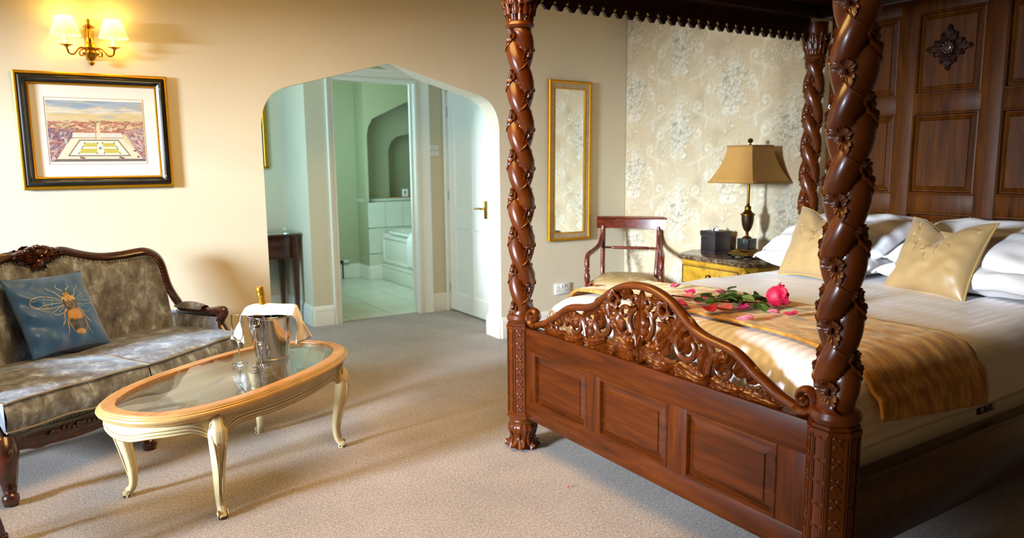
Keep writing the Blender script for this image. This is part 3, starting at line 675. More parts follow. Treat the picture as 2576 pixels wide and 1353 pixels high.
# ================================================================ BED
FX, FY0, FY1 = 1.86, 1.215, 2.836       # foot posts
HX = 3.95
BC = (FY0+FY1)/2
bed = thing('four_poster_bed', 'carved mahogany four-poster bed with barley-twist posts and dark canopy', 'bed', (0, 0, 0))
TW_PT = .348
def twist_r(az, z, hand, floor_=0):
    """surface radius of the two-strand twist; az measured from a valley at z=0"""
    return max(floor_, .0625*(.50+.50*abs(math.cos(PI/2+az-hand*2*PI*z/TW_PT))**.8))
def conform(q, hand, floor_=.046):
    rel, sy_, z = q; da = sy_/.052; R_ = twist_r(da, z, hand, floor_)+rel
    return (R_*math.cos(da), R_*math.sin(da), z)
def lily(hand, k=1.0):
    """carved trumpet flower with frilled rim lying on the twist; origin on the post axis"""
    m = MB(); rot_ = hand*.55
    def shp(u, v):
        a = 2*PI*u; fr_ = 1+(.20*math.sin(3*a+.6)+.10*math.cos(7*a)+.04*math.cos(17*a))*v
        r = (.004+.029*v)*fr_; y = r*math.cos(a)*.80; z = r*math.sin(a)*1.18
        y, z = y*math.cos(rot_)-z*math.sin(rot_), y*math.sin(rot_)+z*math.cos(rot_)
        rel = .0015+.0095*v**1.2-.0018*math.cos(17*a)*v*(v > .25)+.004*math.sin(5*a+1)*v*v
        return (rel*k, y*k, z*k)
    m.grid(lambda u, v: conform(shp(u, v), hand), 80, 7, True)
    m.grid(lambda u, v: conform((lambda q: (q[0]*(1-v)-.004*v, q[1], q[2]))(shp(u, 1)), hand), 80, 2, True)
    c0 = conform((.008, 0, -.002), hand)
    m.ell(c0, (.0075*k, .0065*k, .013*k), 12, 8, rot=(rot_, 0, 0))
    for q in (-1, 0, 1): m.tube([(c0[0]+.004, .0035*q, -.010), (c0[0]+.0085, .004*q, 0), (c0[0]+.004, .0035*q, .010)], .0016, 5)
    return m.mesh('flower', 'mahogany', angle=70)
def sprig(hand):
    m = MB(); P_ = smooth_path([(0, hand*.004, -.02), (0, hand*.018, -.048), (0, hand*.040, -.066)], 5)
    m.tube([conform((.001, p_.y, p_.z), hand, .040) for p_ in P_], lambda t: .0062*(1-.5*t), 7); return m.mesh('sprig', 'mahogany')
LILY = {(h, k): lily(h, k) for h, k in ((-1, .74), (1, .88), (1, .74))}
SPRIG = {h: sprig(h) for h in (-1, 1)}
def make_post(loc, hand, name_label, top=2.06, phase=0.0, zs=.03, fs=1.3):
    px_, py_ = loc
    mp = MB()
    # octagonal lower block with rims
    def octa(R_, z0, z1, rot=PI/8):
        pts = [(px_+R_*math.cos(rot+k*PI/4), py_+R_*math.sin(rot+k*PI/4)) for k in range(8)]
        mp.prism(pts, z0, z1)
    octa(.070, .170, .60); octa(.075, .155, .172); octa(.075, .585, .598); octa(.070, .598, .610); octa(.062, .610, .616)
    mp.lathe([(.05, .61), (.066, .616), (.072, .630), (.066, .646), (.05, .652)], 40, (px_, py_, 0))
    mp.lathe([(.05, .118), (.062, .128), (.064, .14), (.06, .15), (.05, .158)], 32, (px_, py_, 0))
    post = mp.obj('post', 'mahogany', bed, angle=30)
    # twist: two strands, half a turn every .174 m
    z0, z1, PT = .65, 1.935, .348
    tw_ = MB(); nz, na = 200, 40
    def fn(u, v):
        z = z0+(z1-z0)*v; a = 2*PI*u
        th = a - hand*2*PI*(z-z0)/PT - phase
        lobes = abs(math.cos(th))
        env = ss(0, .04, v)*ss(0, .03, 1-v)
        R_ = .0625*(.50+.50*lobes**.8)*env + .052*(1-env)
        # off-round: two round strands side by side
        return (px_+R_*math.cos(a), py_+R_*math.sin(a), z)
    tw_.grid(fn, na, nz, True); tw_.obj('twisted_shaft', 'mahogany', post)
    k = 0; z = z0+zs
    # flowers sit in the valleys
    while z < z1-.03:
        for sgn in (0, 1):
            base = phase + hand*2*PI*(z-z0)/PT + PI/2 + sgn*PI
            inst(LILY[(hand, .88 if fs > 1.4 else .74)], 'flower', post, (px_, py_, z), (0, 0, base))
            inst(SPRIG[hand], 'sprig', post, (px_, py_, z), (0, 0, base))
        z += PT/4
    # carved panels on the octagon faces
    for f in range(8):
        a = f*PI/4; ap_ = .070*math.cos(PI/8)
        m = MB()
        if f % 2 == 0:   # lancet leaves
            for i in range(6):
                zb = .185+.066*i
                m.add([(0, -.014, zb), (0, .014, zb), (0, .014, zb+.052), (0, 0, zb+.066), (0, -.014, zb+.052), (.004, -.004, zb), (.004, .004, zb), (.005, 0, zb+.06)],
                      [(0, 5, 7, 4), (1, 2, 7, 6), (5, 6, 7), (4, 7, 3), (2, 3, 7), (0, 1, 6, 5)])
                m.box((.002, -.017, zb+.03), (.003, .003, .055)); m.box((.002, .017, zb+.03), (.003, .003, .055))
        else:            # rosette chain
            for i in range(7):
                zb = .205+.06*i
                for q in range(4):
                    aa = PI/4+q*PI/2
                    m.ell((.001, .009*math.cos(aa), zb+.013*math.sin(aa)), (.0025, .0065, .011), 8, 5, rot=(aa-PI/2, 0, 0))
                m.ell((.003, 0, zb), (.003, .004, .004), 8, 5)
                m.ell((.001, 0, zb+.03), (.002, .003, .003), 6, 4)
        m.box((.0015, -.0225, .385), (.003, .003, .41)); m.box((.0015, .0225, .385), (.003, .003, .41))
        T = Matrix.Translation((px_+ap_*math.cos(a), py_+ap_*math.sin(a), 0)) @ Matrix.Rotation(a, 4, 'Z')
        m.xf(T).obj('carved_strip', 'mahogany', post, angle=30)
    # bun foot: ribbed bulb over a leafy collar on a small block
    ft = MB().lathe([(.045, .03), (.052, .035), (.05, .055), (.058, .075), (.068, .095), (.07, .11), (.062, .125), (.05, .132)], 64, (px_, py_, 0), mod=lambda a, z: 1+.035*math.cos(16*a))
    ft.grid(lambda u, v: ((lambda a, r: (px_+r*math.cos(a), py_+r*math.sin(a), .062-.048*v+.010*math.cos(9*2*PI*u)*v*v))(2*PI*u, .048+.030*v**1.6*(1+.25*math.cos(9*2*PI*u)))), 90, 8, True)
    ft.grid(lambda u, v: ((lambda a, r: (px_+r*math.cos(a), py_+r*math.sin(a), .014-.004*v+.010*math.cos(9*2*PI*u)*(1-v)))(2*PI*u, (.078*(1+.2*math.cos(9*2*PI*u)))*(1-v)+.045*v)), 90, 3, True)
    for i in range(9):
        a = 2*PI*(i+.5)/9
        ft.tube([(px_+r*math.cos(a), py_+r*math.sin(a), z) for r, z in ((.069, .09), (.062, .07), (.058, .055), (.066, .03))], lambda t: .004*(1-.3*t), 6)
    ft.obj('bun_foot', 'mahogany', post, angle=60)
    MB().lathe([(.052, .0), (.052, .022)], 8, (px_, py_, 0), rot=None).obj('foot_block', 'tablewood', post, angle=20, label='pale bare wood block')
    # capital
    MB().lathe([(.046, 1.925), (.060, 1.93), (.066, 1.942), (.060, 1.955), (.046, 1.96)], 40, (px_, py_, 0)).obj('ring', 'mahogany', post)
    cp = MB().lathe([(.04, 1.95), (.05, 1.97), (.062, 2.0), (.066, 2.05), (.066, 2.14)], 24, (px_, py_, 0))
    for row, (zb, rr, h, n0) in enumerate(((1.957, .050, .062, 0), (1.985, .060, .062, .5), (2.025, .064, .06, 0))):
        for i in range(9):
            a = 2*PI*(i+n0)/9
            def lf(u, v, a=a, rr=rr, h=h, zb=zb):
                w_ = .024*math.sin(PI*min(1, .25+.75*v))**.5*(1 if v < .75 else 1-(v-.75)*3.2)
                lob = 1+.18*math.cos(v*18)
                y = (u*2-1)*w_*lob; x = rr+.006+.012*v*v+.004*math.cos((u*2-1)*PI*1.5)
                z = zb+h*v-.012*abs(u*2-1)**1.5*(v)
                return (px_+x*math.cos(a)-y*math.sin(a), py_+x*math.sin(a)+y*math.cos(a), z)
            cp.grid(lf, 8, 7)
    cp.obj('capital', 'mahogany', post, angle=60, label='carved leaf capital')
    return post
make_post((FX, FY1), -1, '', phase=2.2)
make_post((FX, FY0), 1, '', phase=-.4+1.083, zs=.057, fs=1.45)
make_post((HX, FY1), -1, '', phase=.6)
make_post((HX, FY0), 1, '', phase=.6)

# footboard
y0, y1 = FY0+.05, FY1-.05
fb = MB()
fb.box((FX, BC, .365), (.018, y1-y0, .40))
rails = MB()
for z, h in ((.205, .095), (.55, .105)): rails.box((FX, BC, z), (.05, y1-y0, h), bev=.003)
fbo = fb.obj('footboard', 'mahog_h', bed)
rails.obj('rail', 'mahog_h', fbo) if False else None
MB().box((FX, BC, .205), (.046, y1-y0, .085), bev=.003).obj('lower_rail', 'mahog_h', fbo)
MB().box((FX, BC, .541), (.046, y1-y0, .105), bev=.003).obj('upper_rail', 'mahog_h', fbo)
MB().tube([(FX-.006, y0, .166), (FX-.006, y1, .166)], .014, 10, squash=.6).obj('bead_moulding', 'mahog_h', fbo)
for ya, yb in ((y0, 1.385), (1.765, 1.855), (2.24, 2.32), (2.70, y1)):
    MB().box((FX, (ya+yb)/2, .365), (.0445, yb-ya, .25), bev=.002).obj('stile', 'mahog_v', fbo)
def fielded(parent, x, ya, yb, za, zb, sgn, mat, d=.012, bw=.045, face=0.0):
    """raised and fielded panel facing sgn*x"""
    vs = []
    rings = [(0, .0), (.004, .003), (.010, .004), (.016, -d), (.020, -d), (bw, -.002), (bw+.003, .003), (bw+.006, .003)]
    for ins, h in rings:
        X = x+sgn*h
        vs += [(X, ya+ins, za+ins), (X, yb-ins, za+ins), (X, yb-ins, zb-ins), (X, ya+ins, zb-ins)]
    n = len(rings)
    fs = [(4*i+k, 4*i+(k+1) % 4, 4*i+4+(k+1) % 4, 4*i+4+k) for i in range(n-1) for k in range(4)]+[tuple(range(4*n-4, 4*n))]
    return MB().add(vs, fs).obj('panel', mat, parent, angle=12)
for ya, yb in ((1.385, 1.765), (1.855, 2.24), (2.32, 2.70)):
    fielded(fbo, FX-.0225, ya, yb, .247, .489, -1, 'mahog_h', d=.010, bw=.042)
# crest rail with end volutes
CR = [(1.336, .618), (1.404, .640), (1.447, .662), (1.494, .686), (1.535, .714), (1.581, .737), (1.632, .748), (1.691, .757), (1.741, .772), (1.778, .793), (1.815, .821), (1.865, .852), (1.916, .874), (1.968, .887)]
# the rail is symmetric about y = 2.022
SYM = 2.022
crl = [(SYM-(SYM-y), z) for y, z in CR]+[(SYM, .8905)]+[(2*SYM-y, z) for y, z in CR[::-1]]
crl = [(y, z-.003) for y, z in crl]
def vol(cy_, cz_, r, s, a0, turns=1.35, n=26):
    return [(cy_+s*r*(1-.8*i/n)*math.cos(a0-turns*2*PI*i/n), cz_+r*(1-.8*i/n)*math.sin(a0-turns*2*PI*i/n)) for i in range(n+1)]
cpath = smooth_path([(FX, y, z) for y, z in crl], 5)
def railsec(ph, t):
    return (math.cos(ph)*1.35, math.sin(ph)*(1.0+.12*math.cos(3*ph)))
MB().tube(cpath, .0155, 16, sec=lambda ph, t: (math.cos(ph)*1.5, math.sin(ph))).obj('crest_rail', 'mahogany', fbo)
for s_, yc in ((-1, 1.311), (1, 2.733)):
    if s_ == 1: yc = 2*SYM-1.311
    m = MB()
    pts = []
    for i in range(34):
        t = i/33; a = -PI/2-.1+t*2*PI*1.3; r = .041*(1-.78*t)
        pts.append((FX, yc+s_*r*math.cos(a)*1.0-s_*.0, .650+r*math.sin(a)*1.0))
    m.tube([(FX, yc-s_*.03, .618), (FX, yc-s_*.012, .609)]+pts, lambda t: .021*(1-.45*t), 14, up=Vector((1, 0, 0)), sec=lambda ph, t: (math.cos(ph)*.75, math.sin(ph)*1.25*(1+.10*math.cos(4*ph))))
    m.ell((FX, yc, .650), (.03, .012, .012), 12, 8)
    m.obj('volute', 'mahogany', fbo)
# pierced carving: scrolls and acanthus leaves, drawn for one half and mirrored
def crest_z(h): return interp([SYM-y for y, z in CR[::-1]], [z for y, z in CR[::-1]], abs(h))
def ribbon(path2, W, D, x0=FX, lob=0, nl=5, rib=3, ridge=.25, n=18, steps=6):
    P = smooth_path([(x0, SYM+h, z) for h, z in path2], steps); L = len(P); vs = []
    for i in range(L):
        t = i/(L-1); tg = (P[min(i+1, L-1)]-P[max(i-1, 0)]).normalized(); nn = Vector((0, -tg.z, tg.y))
        wv = W(t); dv = D(t)
        for k in range(n):
            ph = 2*PI*k/n; c_, s__ = math.cos(ph), math.sin(ph)
            wl = wv*(1+(lob*abs(math.sin(nl*PI*t+(0 if c_ > 0 else .6)))-lob*.5 if lob else 0))
            gv = 1-ridge*(.5+.5*math.cos(rib*2*PI*c_/2+PI)) if ridge else 1
            vs.append(P[i]+nn*(c_*wl)+Vector((-s__*dv*gv, 0, 0)))
    fs = [(i*n+k, i*n+(k+1) % n, (i+1)*n+(k+1) % n, (i+1)*n+k) for i in range(L-1) for k in range(n)]+[tuple(range(n))[::-1], tuple((L-1)*n+k for k in range(n))]
    return vs, fs
carve = MB(); WF = 1.3
def add_scroll(path, w0=.011, w1=.007, d=.013, x=0):
    for s_ in (-1, 1):
        v_, f_ = ribbon([(s_*h, z) for h, z in path], lambda t: w0+(w1-w0)*t, lambda t: d*(1-.2*t), FX+x, rib=2, ridge=.3)
        carve.add(v_, f_)
def add_leaf(path, w=.02, d=.012, lob=.35, nl=4, x=0, both=True, rib=4):
    for s_ in ((-1, 1) if both else (1,)):
        v_, f_ = ribbon([(s_*h, z) for h, z in path], lambda t: WF*w*(.25+.95*math.sin(PI*min(1, t*.92+.08))**.8)*(1-.65*t**3)+.001, lambda t: d*(1.1-.35*t), FX+x, lob=lob, nl=nl, rib=5, ridge=.6, n=36, steps=9)
        carve.add(v_, f_)
def spiral2(cx, cz_, r0, r1, a0, turns, s=1, lead=None):
    n = int(10*abs(turns))+4; pts = [(cx+(r0+(r1-r0)*i/n)*math.cos(a0+s*turns*2*PI*i/n), cz_+(r0+(r1-r0)*i/n)*math.sin(a0+s*turns*2*PI*i/n)) for i in range(n+1)]
    return (lead or [])+pts
# large S scrolls
add_scroll(spiral2(.235, .705, .058, .016, PI*.75, 1.15, 1), .0125, .009, .016)
add_scroll([(.085, .70), (.10, .66), (.15, .635), (.19, .645)], .010, .008, .013)
add_scroll(spiral2(.405, .668, .050, .012, PI*.35, 1.05, 1, [(.33, .635), (.355, .70)]), .011, .008, .015)
add_scroll(spiral2(.545, .632, .026, .006, PI*.2, .9, -1), .009, .006, .012)
# cartouche ring and heart scrolls
add_scroll([(.008, .69), (.04, .70), (.062, .735), (.056, .775), (.035, .795), (.02, .80)], .0105, .009, .016)
add_scroll(spiral2(.033, .832, .024, .006, -PI*.5, 1.0, 1), .008, .006, .014)
add_scroll(spiral2(.095, .772, .030, .008, PI*.9, .9, -1, [(.055, .80)]), .009, .007, .014)
add_scroll(spiral2(.16, .80, .028, .01, PI*1.2, .8, 1), .008, .006, .012)
# leaves
add_leaf([(.10, .70), (.14, .735), (.165, .765), (.15, .80)], .026, .017, nl=4)
add_leaf([(.03, .665), (.075, .655), (.125, .685), (.15, .725)], .028, .019, nl=5)
add_leaf([(.02, .655), (.06, .632), (.11, .62), (.15, .60)], .024, .017, nl=4)
add_leaf([(.20, .64), (.26, .615), (.31, .61), (.345, .635)], .024, .016, nl=5)
add_leaf([(.18, .735), (.205, .775), (.235, .795), (.275, .785)], .022, .014, nl=4)
add_leaf([(.215, .69), (.235, .72), (.225, .74), (.245, .765)], .020, .020, nl=3, x=-.006)
add_leaf([(.31, .64), (.315, .68), (.33, .72), (.30, .755)], .023, .015, nl=4)
add_leaf([(.35, .62), (.40, .60), (.45, .602), (.49, .62)], .020, .014, nl=5)
add_leaf([(.385, .66), (.40, .69), (.425, .70), (.44, .735)], .022, .019, nl=3, x=-.005)
add_leaf([(.45, .66), (.475, .69), (.46, .715), (.42, .735)], .018, .013, nl=3)
add_leaf([(.47, .615), (.52, .60), (.575, .598), (.63, .60)], .016, .013, nl=5)
add_leaf([(.50, .65), (.53, .675), (.515, .69), (.55, .685)], .014, .013, nl=3)
add_leaf([(.56, .62), (.59, .635), (.62, .625), (.65, .61)], .014, .012, nl=3)
add_leaf([(.24, .80), (.27, .76), (.30, .745), (.35, .755)], .014, .012, nl=3)
add_leaf([(.055, .855), (.09, .845), (.12, .85), (.15, .835)], .014, .011, nl=3)
add_leaf([(.05, .60), (.075, .62), (.10, .60), (.13, .595)], .015, .013, nl=3)
add_leaf([(.15, .60), (.18, .62), (.21, .60), (.25, .597)], .015, .013, nl=3)
# central motif
add_leaf([(0, .70), (0, .735), (0, .77), (0, .815)], .026, .018, nl=3, both=False)
add_leaf([(.005, .70), (.015, .73), (.028, .75), (.03, .775)], .012, .013, nl=2)
add_leaf([(0, .665), (0, .645), (0, .62), (0, .592)], .022, .02, nl=3, both=False)
add_leaf([(.008, .66), (.025, .645), (.035, .625), (.032, .605)], .014, .015, nl=2)
add_leaf([(0, .80), (0, .83), (0, .85), (0, .872)], .014, .012, nl=2, both=False)
for s_ in (-1, 1):
    v_, f_ = ribbon([(s_*.002, .665), (s_*.010, .695), (s_*.020, .71), (s_*.028, .70), (s_*.022, .688)], lambda t: .012*(1-.4*t), lambda t: .026*(1-.3*t), FX-.004, rib=4, ridge=.35); carve.add(v_, f_)
carve.obj('pierced_carving', 'mahogany', fbo, angle=70, label='openwork acanthus scroll carving')
def blossom():
    m = MB()
    def fn(u, v):
        a = 2*PI*u; r = (.004+.030*v)*(1+.13*math.cos(5*a)); return (-.004-.018*math.sin(v*PI*.62)+.0022*math.cos(25*a)*v, r*math.cos(a), r*math.sin(a))
    m.grid(fn, 75, 7, True); m.grid(lambda u, v: ((lambda p: (.006, p[1], p[2]))(fn(u, v)) if v < .99 else fn(u, 1)), 75, 3, True)
    m.tube([(-.012, 0, -.012), (-.03, 0, -.006), (-.034, .002, .008), (-.022, .002, .014)], lambda t: .008-.003*t, 10, up=Vector((0, 1, 0)))
    return m.mesh('carved_blossom', 'mahogany', angle=60)
BL = blossom()
for s_ in (-1, 1): inst(BL, 'carved_blossom', fbo, (FX-.008, SYM+s_*.135, .822 if s_ < 0 else .822), (s_*.3, 0, 0))

# side rails
for nm, yy in (('near', FY0), ('far', FY1)):
    MB().box(((FX+HX)/2, yy-(.0 if nm == 'far' else .0), .29), (HX-FX-.10, .045, .235), bev=.004).box(((FX+HX)/2, yy, .412), (HX-FX-.10, .052, .016), bev=.004).obj('side_rail', 'darkwood', bed)
# headboard: three columns of fielded panels
hx = 3.93; hb = thing('headboard', '', '') ; bpy.data.objects.remove(hb)
hbo = MB().box((hx+.02, BC, 1.22), (.02, 1.33, 1.8)).obj('headboard', 'headwood', bed)
zr = [(.42, .68), (1.068-.0, 1.066)]
def hz(z): return 1.35+(z-1.35)*.983
rows = [(.72, hz(1.063)), (hz(1.158), hz(1.585)), (hz(1.676), hz(2.10))]
cols_ = [(1.385, 1.783), (1.877, 2.208), (2.302, 2.665-.03)]
cols_ = [(BC-.655, 1.783-.004), (1.873, 2.207), (2.300, BC+.63)]
ys = [BC-.70]+[c for r in cols_ for c in r]+[BC+.68]
for i in range(0, 8, 2):
    MB().box((hx, (ys[i]+ys[i+1])/2, 1.29), (.04, ys[i+1]-ys[i], 1.76), bev=.001).obj('stile', 'headwood', hbo)
zs = [.42, .72, rows[0][1], rows[1][0], rows[1][1], rows[2][0], rows[2][1], 2.17]
for i in range(0, 8, 2):
    for c in cols_:
        MB().box((hx, (c[0]+c[1])/2, (zs[i]+zs[i+1])/2), (.0385, c[1]-c[0], zs[i+1]-zs[i]), bev=.001).obj('rail', 'headwood', hbo)
for za, zb in rows:
    for ya, yb in cols_:
        fielded(hbo, hx-.0185, ya, yb, za, zb, -1, 'headwood', d=.013, bw=.04)
# carved rosette ornament
ro = MB()
cy_, cz_ = (1.873+2.207)/2, 1.895
for q in range(4):
    a = q*PI/2
    for da, l, w_ in ((0, .115, .020), (-.45, .085, .016), (.45, .085, .016)):
        def lf(u, v, a=a+da, l=l, w_=w_):
            r = .03+(l-.03)*v; ww = w_*math.sin(PI*min(1, .15+.85*v))**.7*(1+.3*math.cos(v*22)); y = (2*u-1)*ww
            x = -.012-.012*math.sin(v*PI)+.006*abs(2*u-1)+.003*math.cos(5*(2*u-1)*PI)
            return (hx-.018+x, cy_+r*math.cos(a)-y*math.sin(a), cz_+r*math.sin(a)+y*math.cos(a))
        ro.grid(lf, 8, 12)
ro.ell((hx-.03, cy_, cz_), (.016, .034, .034), 24, 8)
for k in range(10): ro.ell((hx-.042, cy_+.024*math.cos(k*PI/5), cz_+.024*math.sin(k*PI/5)), (.006, .011, .007), 8, 5, rot=(k*PI/5, 0, 0))
ro.ell((hx-.05, cy_, cz_), (.006, .008, .008), 10, 6)
ro.obj('rosette', 'canopywood', hbo, angle=60, label='dark carved floral boss')
# canopy: valances with a scalloped lower edge, studs, cornice and panelled roof
def valance(p, q, name, nvec, step=.0702):
    p, q = Vector((*p, 0)), Vector((*q, 0)); d = q-p; Lh = d.length; d.normalize(); n = max(2, round(Lh/step)); st = Lh/n; th = .016
    nv = Vector((*nvec, 0))*th; bot = []
    for i in range(n):
        for t, z in ((0, 2.052), (.18, 2.045), (.36, 2.030), (.5, 2.027), (.62, 2.028), (.74, 2.043), (.9, 2.053)): bot.append((st*(i+t), z))
    bot.append((Lh, 2.052)); top = [(s_, 2.16) for s_, z in bot]; N = len(bot)
    V = lambda s_, z, o: tuple(p+d*s_+nv*o+Vector((0, 0, z)))
    vs = [V(s_, z, 0) for s_, z in bot]+[V(s_, z, 0) for s_, z in top]+[V(s_, z, 1) for s_, z in bot]+[V(s_, z, 1) for s_, z in top]
    fs = []
    for i in range(N-1): fs += [(i, i+1, N+i+1, N+i), (2*N+i, 3*N+i, 3*N+i+1, 2*N+i+1), (i, 2*N+i, 2*N+i+1, i+1), (N+i, N+i+1, 3*N+i+1, 3*N+i)]
    vo = MB().add(vs, fs).obj('valance', 'canopywood', bed, smooth=False)
    stud = MB().ell((0, 0, 0), (.011, .011, .013), 12, 8).mesh('stud', 'nail')
    for i in range(n):
        for o in (-.1, 1.1):
            pos = p+d*(st*(i+.97))+nv*o; inst(stud, 'stud', vo, (pos.x, pos.y, 2.068))
valance((FX+.05, FY1+.005), (HX-.05, FY1+.005), 'far', (0, 1)); valance((FX+.05, FY0-.005), (HX-.05, FY0-.005), 'near', (0, -1))
valance((FX-.005, FY0+.05), (FX-.005, FY1-.05), 'foot', (-1, 0))
cm = MB()
for c, dd in ((((FX+HX)/2, FY0, 2.20), (HX-FX+.2, .10, .09)), (((FX+HX)/2, FY1, 2.20), (HX-FX+.2, .10, .09)), ((FX, BC, 2.20), (.10, FY1-FY0-.1, .09)), ((HX, BC, 2.20), (.10, FY1-FY0-.1, .09))): cm.box(c, dd, bev=.008)
for k, (c, dd) in enumerate(((((FX+HX)/2, FY0, 2.20), (HX-FX+.2, .10, .09)), (((FX+HX)/2, FY1, 2.20), (HX-FX+.2, .10, .09)), ((FX, BC, 2.20), (.10, FY1-FY0-.1, .09)), ((HX, BC, 2.20), (.10, FY1-FY0-.1, .09)))):
    MB().box(c, dd, bev=.008).obj('cornice', 'canopywood', bed)
MB().box(((FX+HX)/2, BC, 2.235), (HX-FX-.08, FY1-FY0-.08, .02)).obj('canopy_roof', 'canopywood', bed)

# divan and mattress, duvet, runner
mt = thing('mattress', 'cream mattress base with metal handle above the bed side rail', 'mattress', (0, 0, 0))
MB().box((2.91, BC, .46), (1.94, FY1-FY0-.06, .20), bev=.03, seg=3).obj('body', 'linen', mt)
MB().tube([(1.97, FY0+.028, .488), (3.86, FY0+.028, .488)], .005, 8).obj('piping', 'linen', mt)
hh = MB().box((2.80, FY0+.027, .462), (.115, .008, .034), bev=.003).obj('handle', 'darkmetal', mt, label='dark metal vent handle')
for dx in (-.038, .038): MB().lathe([(.009, 0), (.011, .002), (.006, .003)], 12, (2.80+dx, FY0+.023, .462), rot=(PI/2, 0, 0)).obj('grommet', 'nail', hh)

def duvet_prof(s, inner=0.0):
    """cross section across the bed; s in [-1,1] -> (y, z)"""
    half = (FY1-FY0)/2-.012
    # arc-length like: flat top then round edge then drop
    a = abs(s); sg = 1 if s > 0 else -1
    T = .985
    L = a*T
    flat = half-.13
    if L < flat: y = L; z = .752-.028*(L/flat)**2.5
    else:
        q = L-flat; R_ = .13
        if q < R_*PI/2: th = q/R_; y = flat+R_*math.sin(th); z = .724-R_*(1-math.cos(th))
        else: y = half+.004*math.sin((q-R_*PI/2)*30); z = .724-R_-(q-R_*PI/2)
    return BC+sg*y, z
def duvet_z(x, y):
    """top surface height of the duvet (for things lying on it)"""
    h = abs(y-BC); half = (FY1-FY0)/2-.012; flat = half-.13
    z = .752-.028*(min(h, flat)/flat)**2.5
    if h > flat: z = .724-(.13-math.sqrt(max(0, .13**2-(h-flat)**2)))
    if x < 2.08: z -= .12-math.sqrt(max(0, .12**2-(min(.12, 2.08-x))**2))
    return z+dn(x, y)
def dn(x, y):
    return .006*noise.noise(Vector((x*2.2, y*2.2, 3)))+.0025*noise.noise(Vector((x*9, y*5, 1)))
NU, NV = 150, 170
P = np.zeros((NV+1, NU+1, 3)); UV = np.zeros((NV+1, NU+1, 2))
for j in range(NV+1):
    t = j/NV*2.16   # along the bed from the foot hem
    R_ = .12; xf_ = 1.955
    if t < .22: xo, dz = xf_, -(R_+(.22-t))
    elif t < .22+R_*PI/2: th = (t-.22)/R_; xo = xf_+R_*(1-math.cos(th)); dz = -R_*(1-math.sin(th))
    else: xo = xf_+R_+(t-.22-R_*PI/2); dz = 0
    for i in range(NU+1):
        s_ = i/NU*2-1; y, z = duvet_prof(s_)
        fx = 1.0
        # corner softening
        P[j, i] = (xo+(.012*noise.noise(Vector((y*3, z*4, 7))) if dz < -.05 else 0), y+(.006*noise.noise(Vector((xo*2.5, z*3, 9))) if abs(y-BC) > .7 else 0), max(.40, z+dz)+dn(xo, y))
        if dz < 0 and z < .7:
            P[j, i, 2] = max(.42, z+dz*.55); kk = min(1, -dz/.12); P[j, i, 1] = BC+(y-BC)*(1-.05*kk)
        UV[j, i] = (s_*.985, t)
dv = link('duvet', grid_mesh('duvet', P, 'duvet', uv=UV, flip=True)); tag(dv, 'white satin-stripe duvet covering the four-poster bed', 'duvet')
so = dv.modifiers.new('solid', 'SOLIDIFY'); so.thickness = .012; so.offset = -1
# gold bed runner
NU, NV = 150, 40; P = np.zeros((NV+1, NU+1, 3))
for j in range(NV+1):
    for i in range(NU+1):
        q = i/NU; y_ = None
        s_ = -.905-.055*(j/NV)+q*1.77           # near hem .. far hem
        a = s_*1.0
        y, z = duvet_prof(a)
        base = 2.10+.45*(j/NV)
        near = 1-ss(1.25, 1.6, y)
        skew = .03*(2.03-y)*-1*0
        x = base+.012*noise.noise(Vector((y*4, j*.08, 2)))+near*(.0+.16*(j/NV-.28))
        wob = .004*noise.noise(Vector((x*12, y*9, 5)))+.003*noise.noise(Vector((x*30, y*25, 1)))
        off = .012
        if y > 2.5: off += .012*ss(2.5, 2.75, y)
        dz_ = dn(x, y)
        if abs(y-BC) > .79: P[j, i] = (x, y-(off+.01+wob+.012*ss(.72, .55, z)) if y < BC else y+off, z)
        else: P[j, i] = (x, y-(off*.7 if y < 1.4 else 0), z+off+dz_+wob)
        if s_ < -.86:
            P[j, i, 2] -= .012*(j/NV)*0
rn = link('bed_runner', grid_mesh('bed_runner', P, 'runner', flip=True)); tag(rn, 'gold crushed-velvet runner laid across the foot of the duvet', 'runner')
so = rn.modifiers.new('solid', 'SOLIDIFY'); so.thickness = .012; so.offset = 1
def runner_z(x, y): return duvet_z(x, y)+.025

# ---- pillows and cushions
def pillow_arr(a, b, T, n=60, chop=0, seed=0, pinch=.07, wr=.004, power=.42, front=1):
    P = np.zeros((n+1, n+1, 3))
    for j in range(n+1):
        for i in range(n+1):
            u, v = i/n*2-1, j/n*2-1
            x = a*u*(1-pinch*(1-v*v)); y = b*v*(1-pinch*(1-u*u))
            th = T*max(0, (1-u**2)*(1-v**2))**power
            z = th*front
            z += front*wr*noise.noise(Vector((u*3+seed, v*3, seed)))*min(1, th/T*2)*2.2
            if chop:
                g = math.exp(-(u/.42)**2)*ss(-.1, 1, v); y -= chop*g*b; z += -front*T*.55*math.exp(-(u/.16)**2)*ss(0, 1, v)
            P[j, i] = (x, y, z)
    return P
def make_pillow(root, a, b, T, mat, pipe=None, cols=None, chop=0, seed=0, n=60, label=None, **k):
    F = pillow_arr(a, b, T, n, chop, seed, front=1, **k); B = pillow_arr(a, b, T, n, chop, seed+5, front=-1, **k)
    link('front', grid_mesh('front', F, mat, cols=cols), root)
    link('back', grid_mesh('back', B, mat, cols=(cols[:, ::-1]*0+cols.reshape(-1, 3).mean(0)) if cols is not None else None, flip=True), root)
    if pipe:
        loop = [tuple(F[0, i]) for i in range(0, n)]+[tuple(F[j, n]) for j in range(0, n)]+[tuple(F[n, i]) for i in range(n, 0, -1)]+[tuple(F[j, 0]) for j in range(n, 0, -1)]
        MB().tube(loop, .0045, 7, closed=True, up=Vector((.01, .02, 1))).obj('piping', pipe, root)
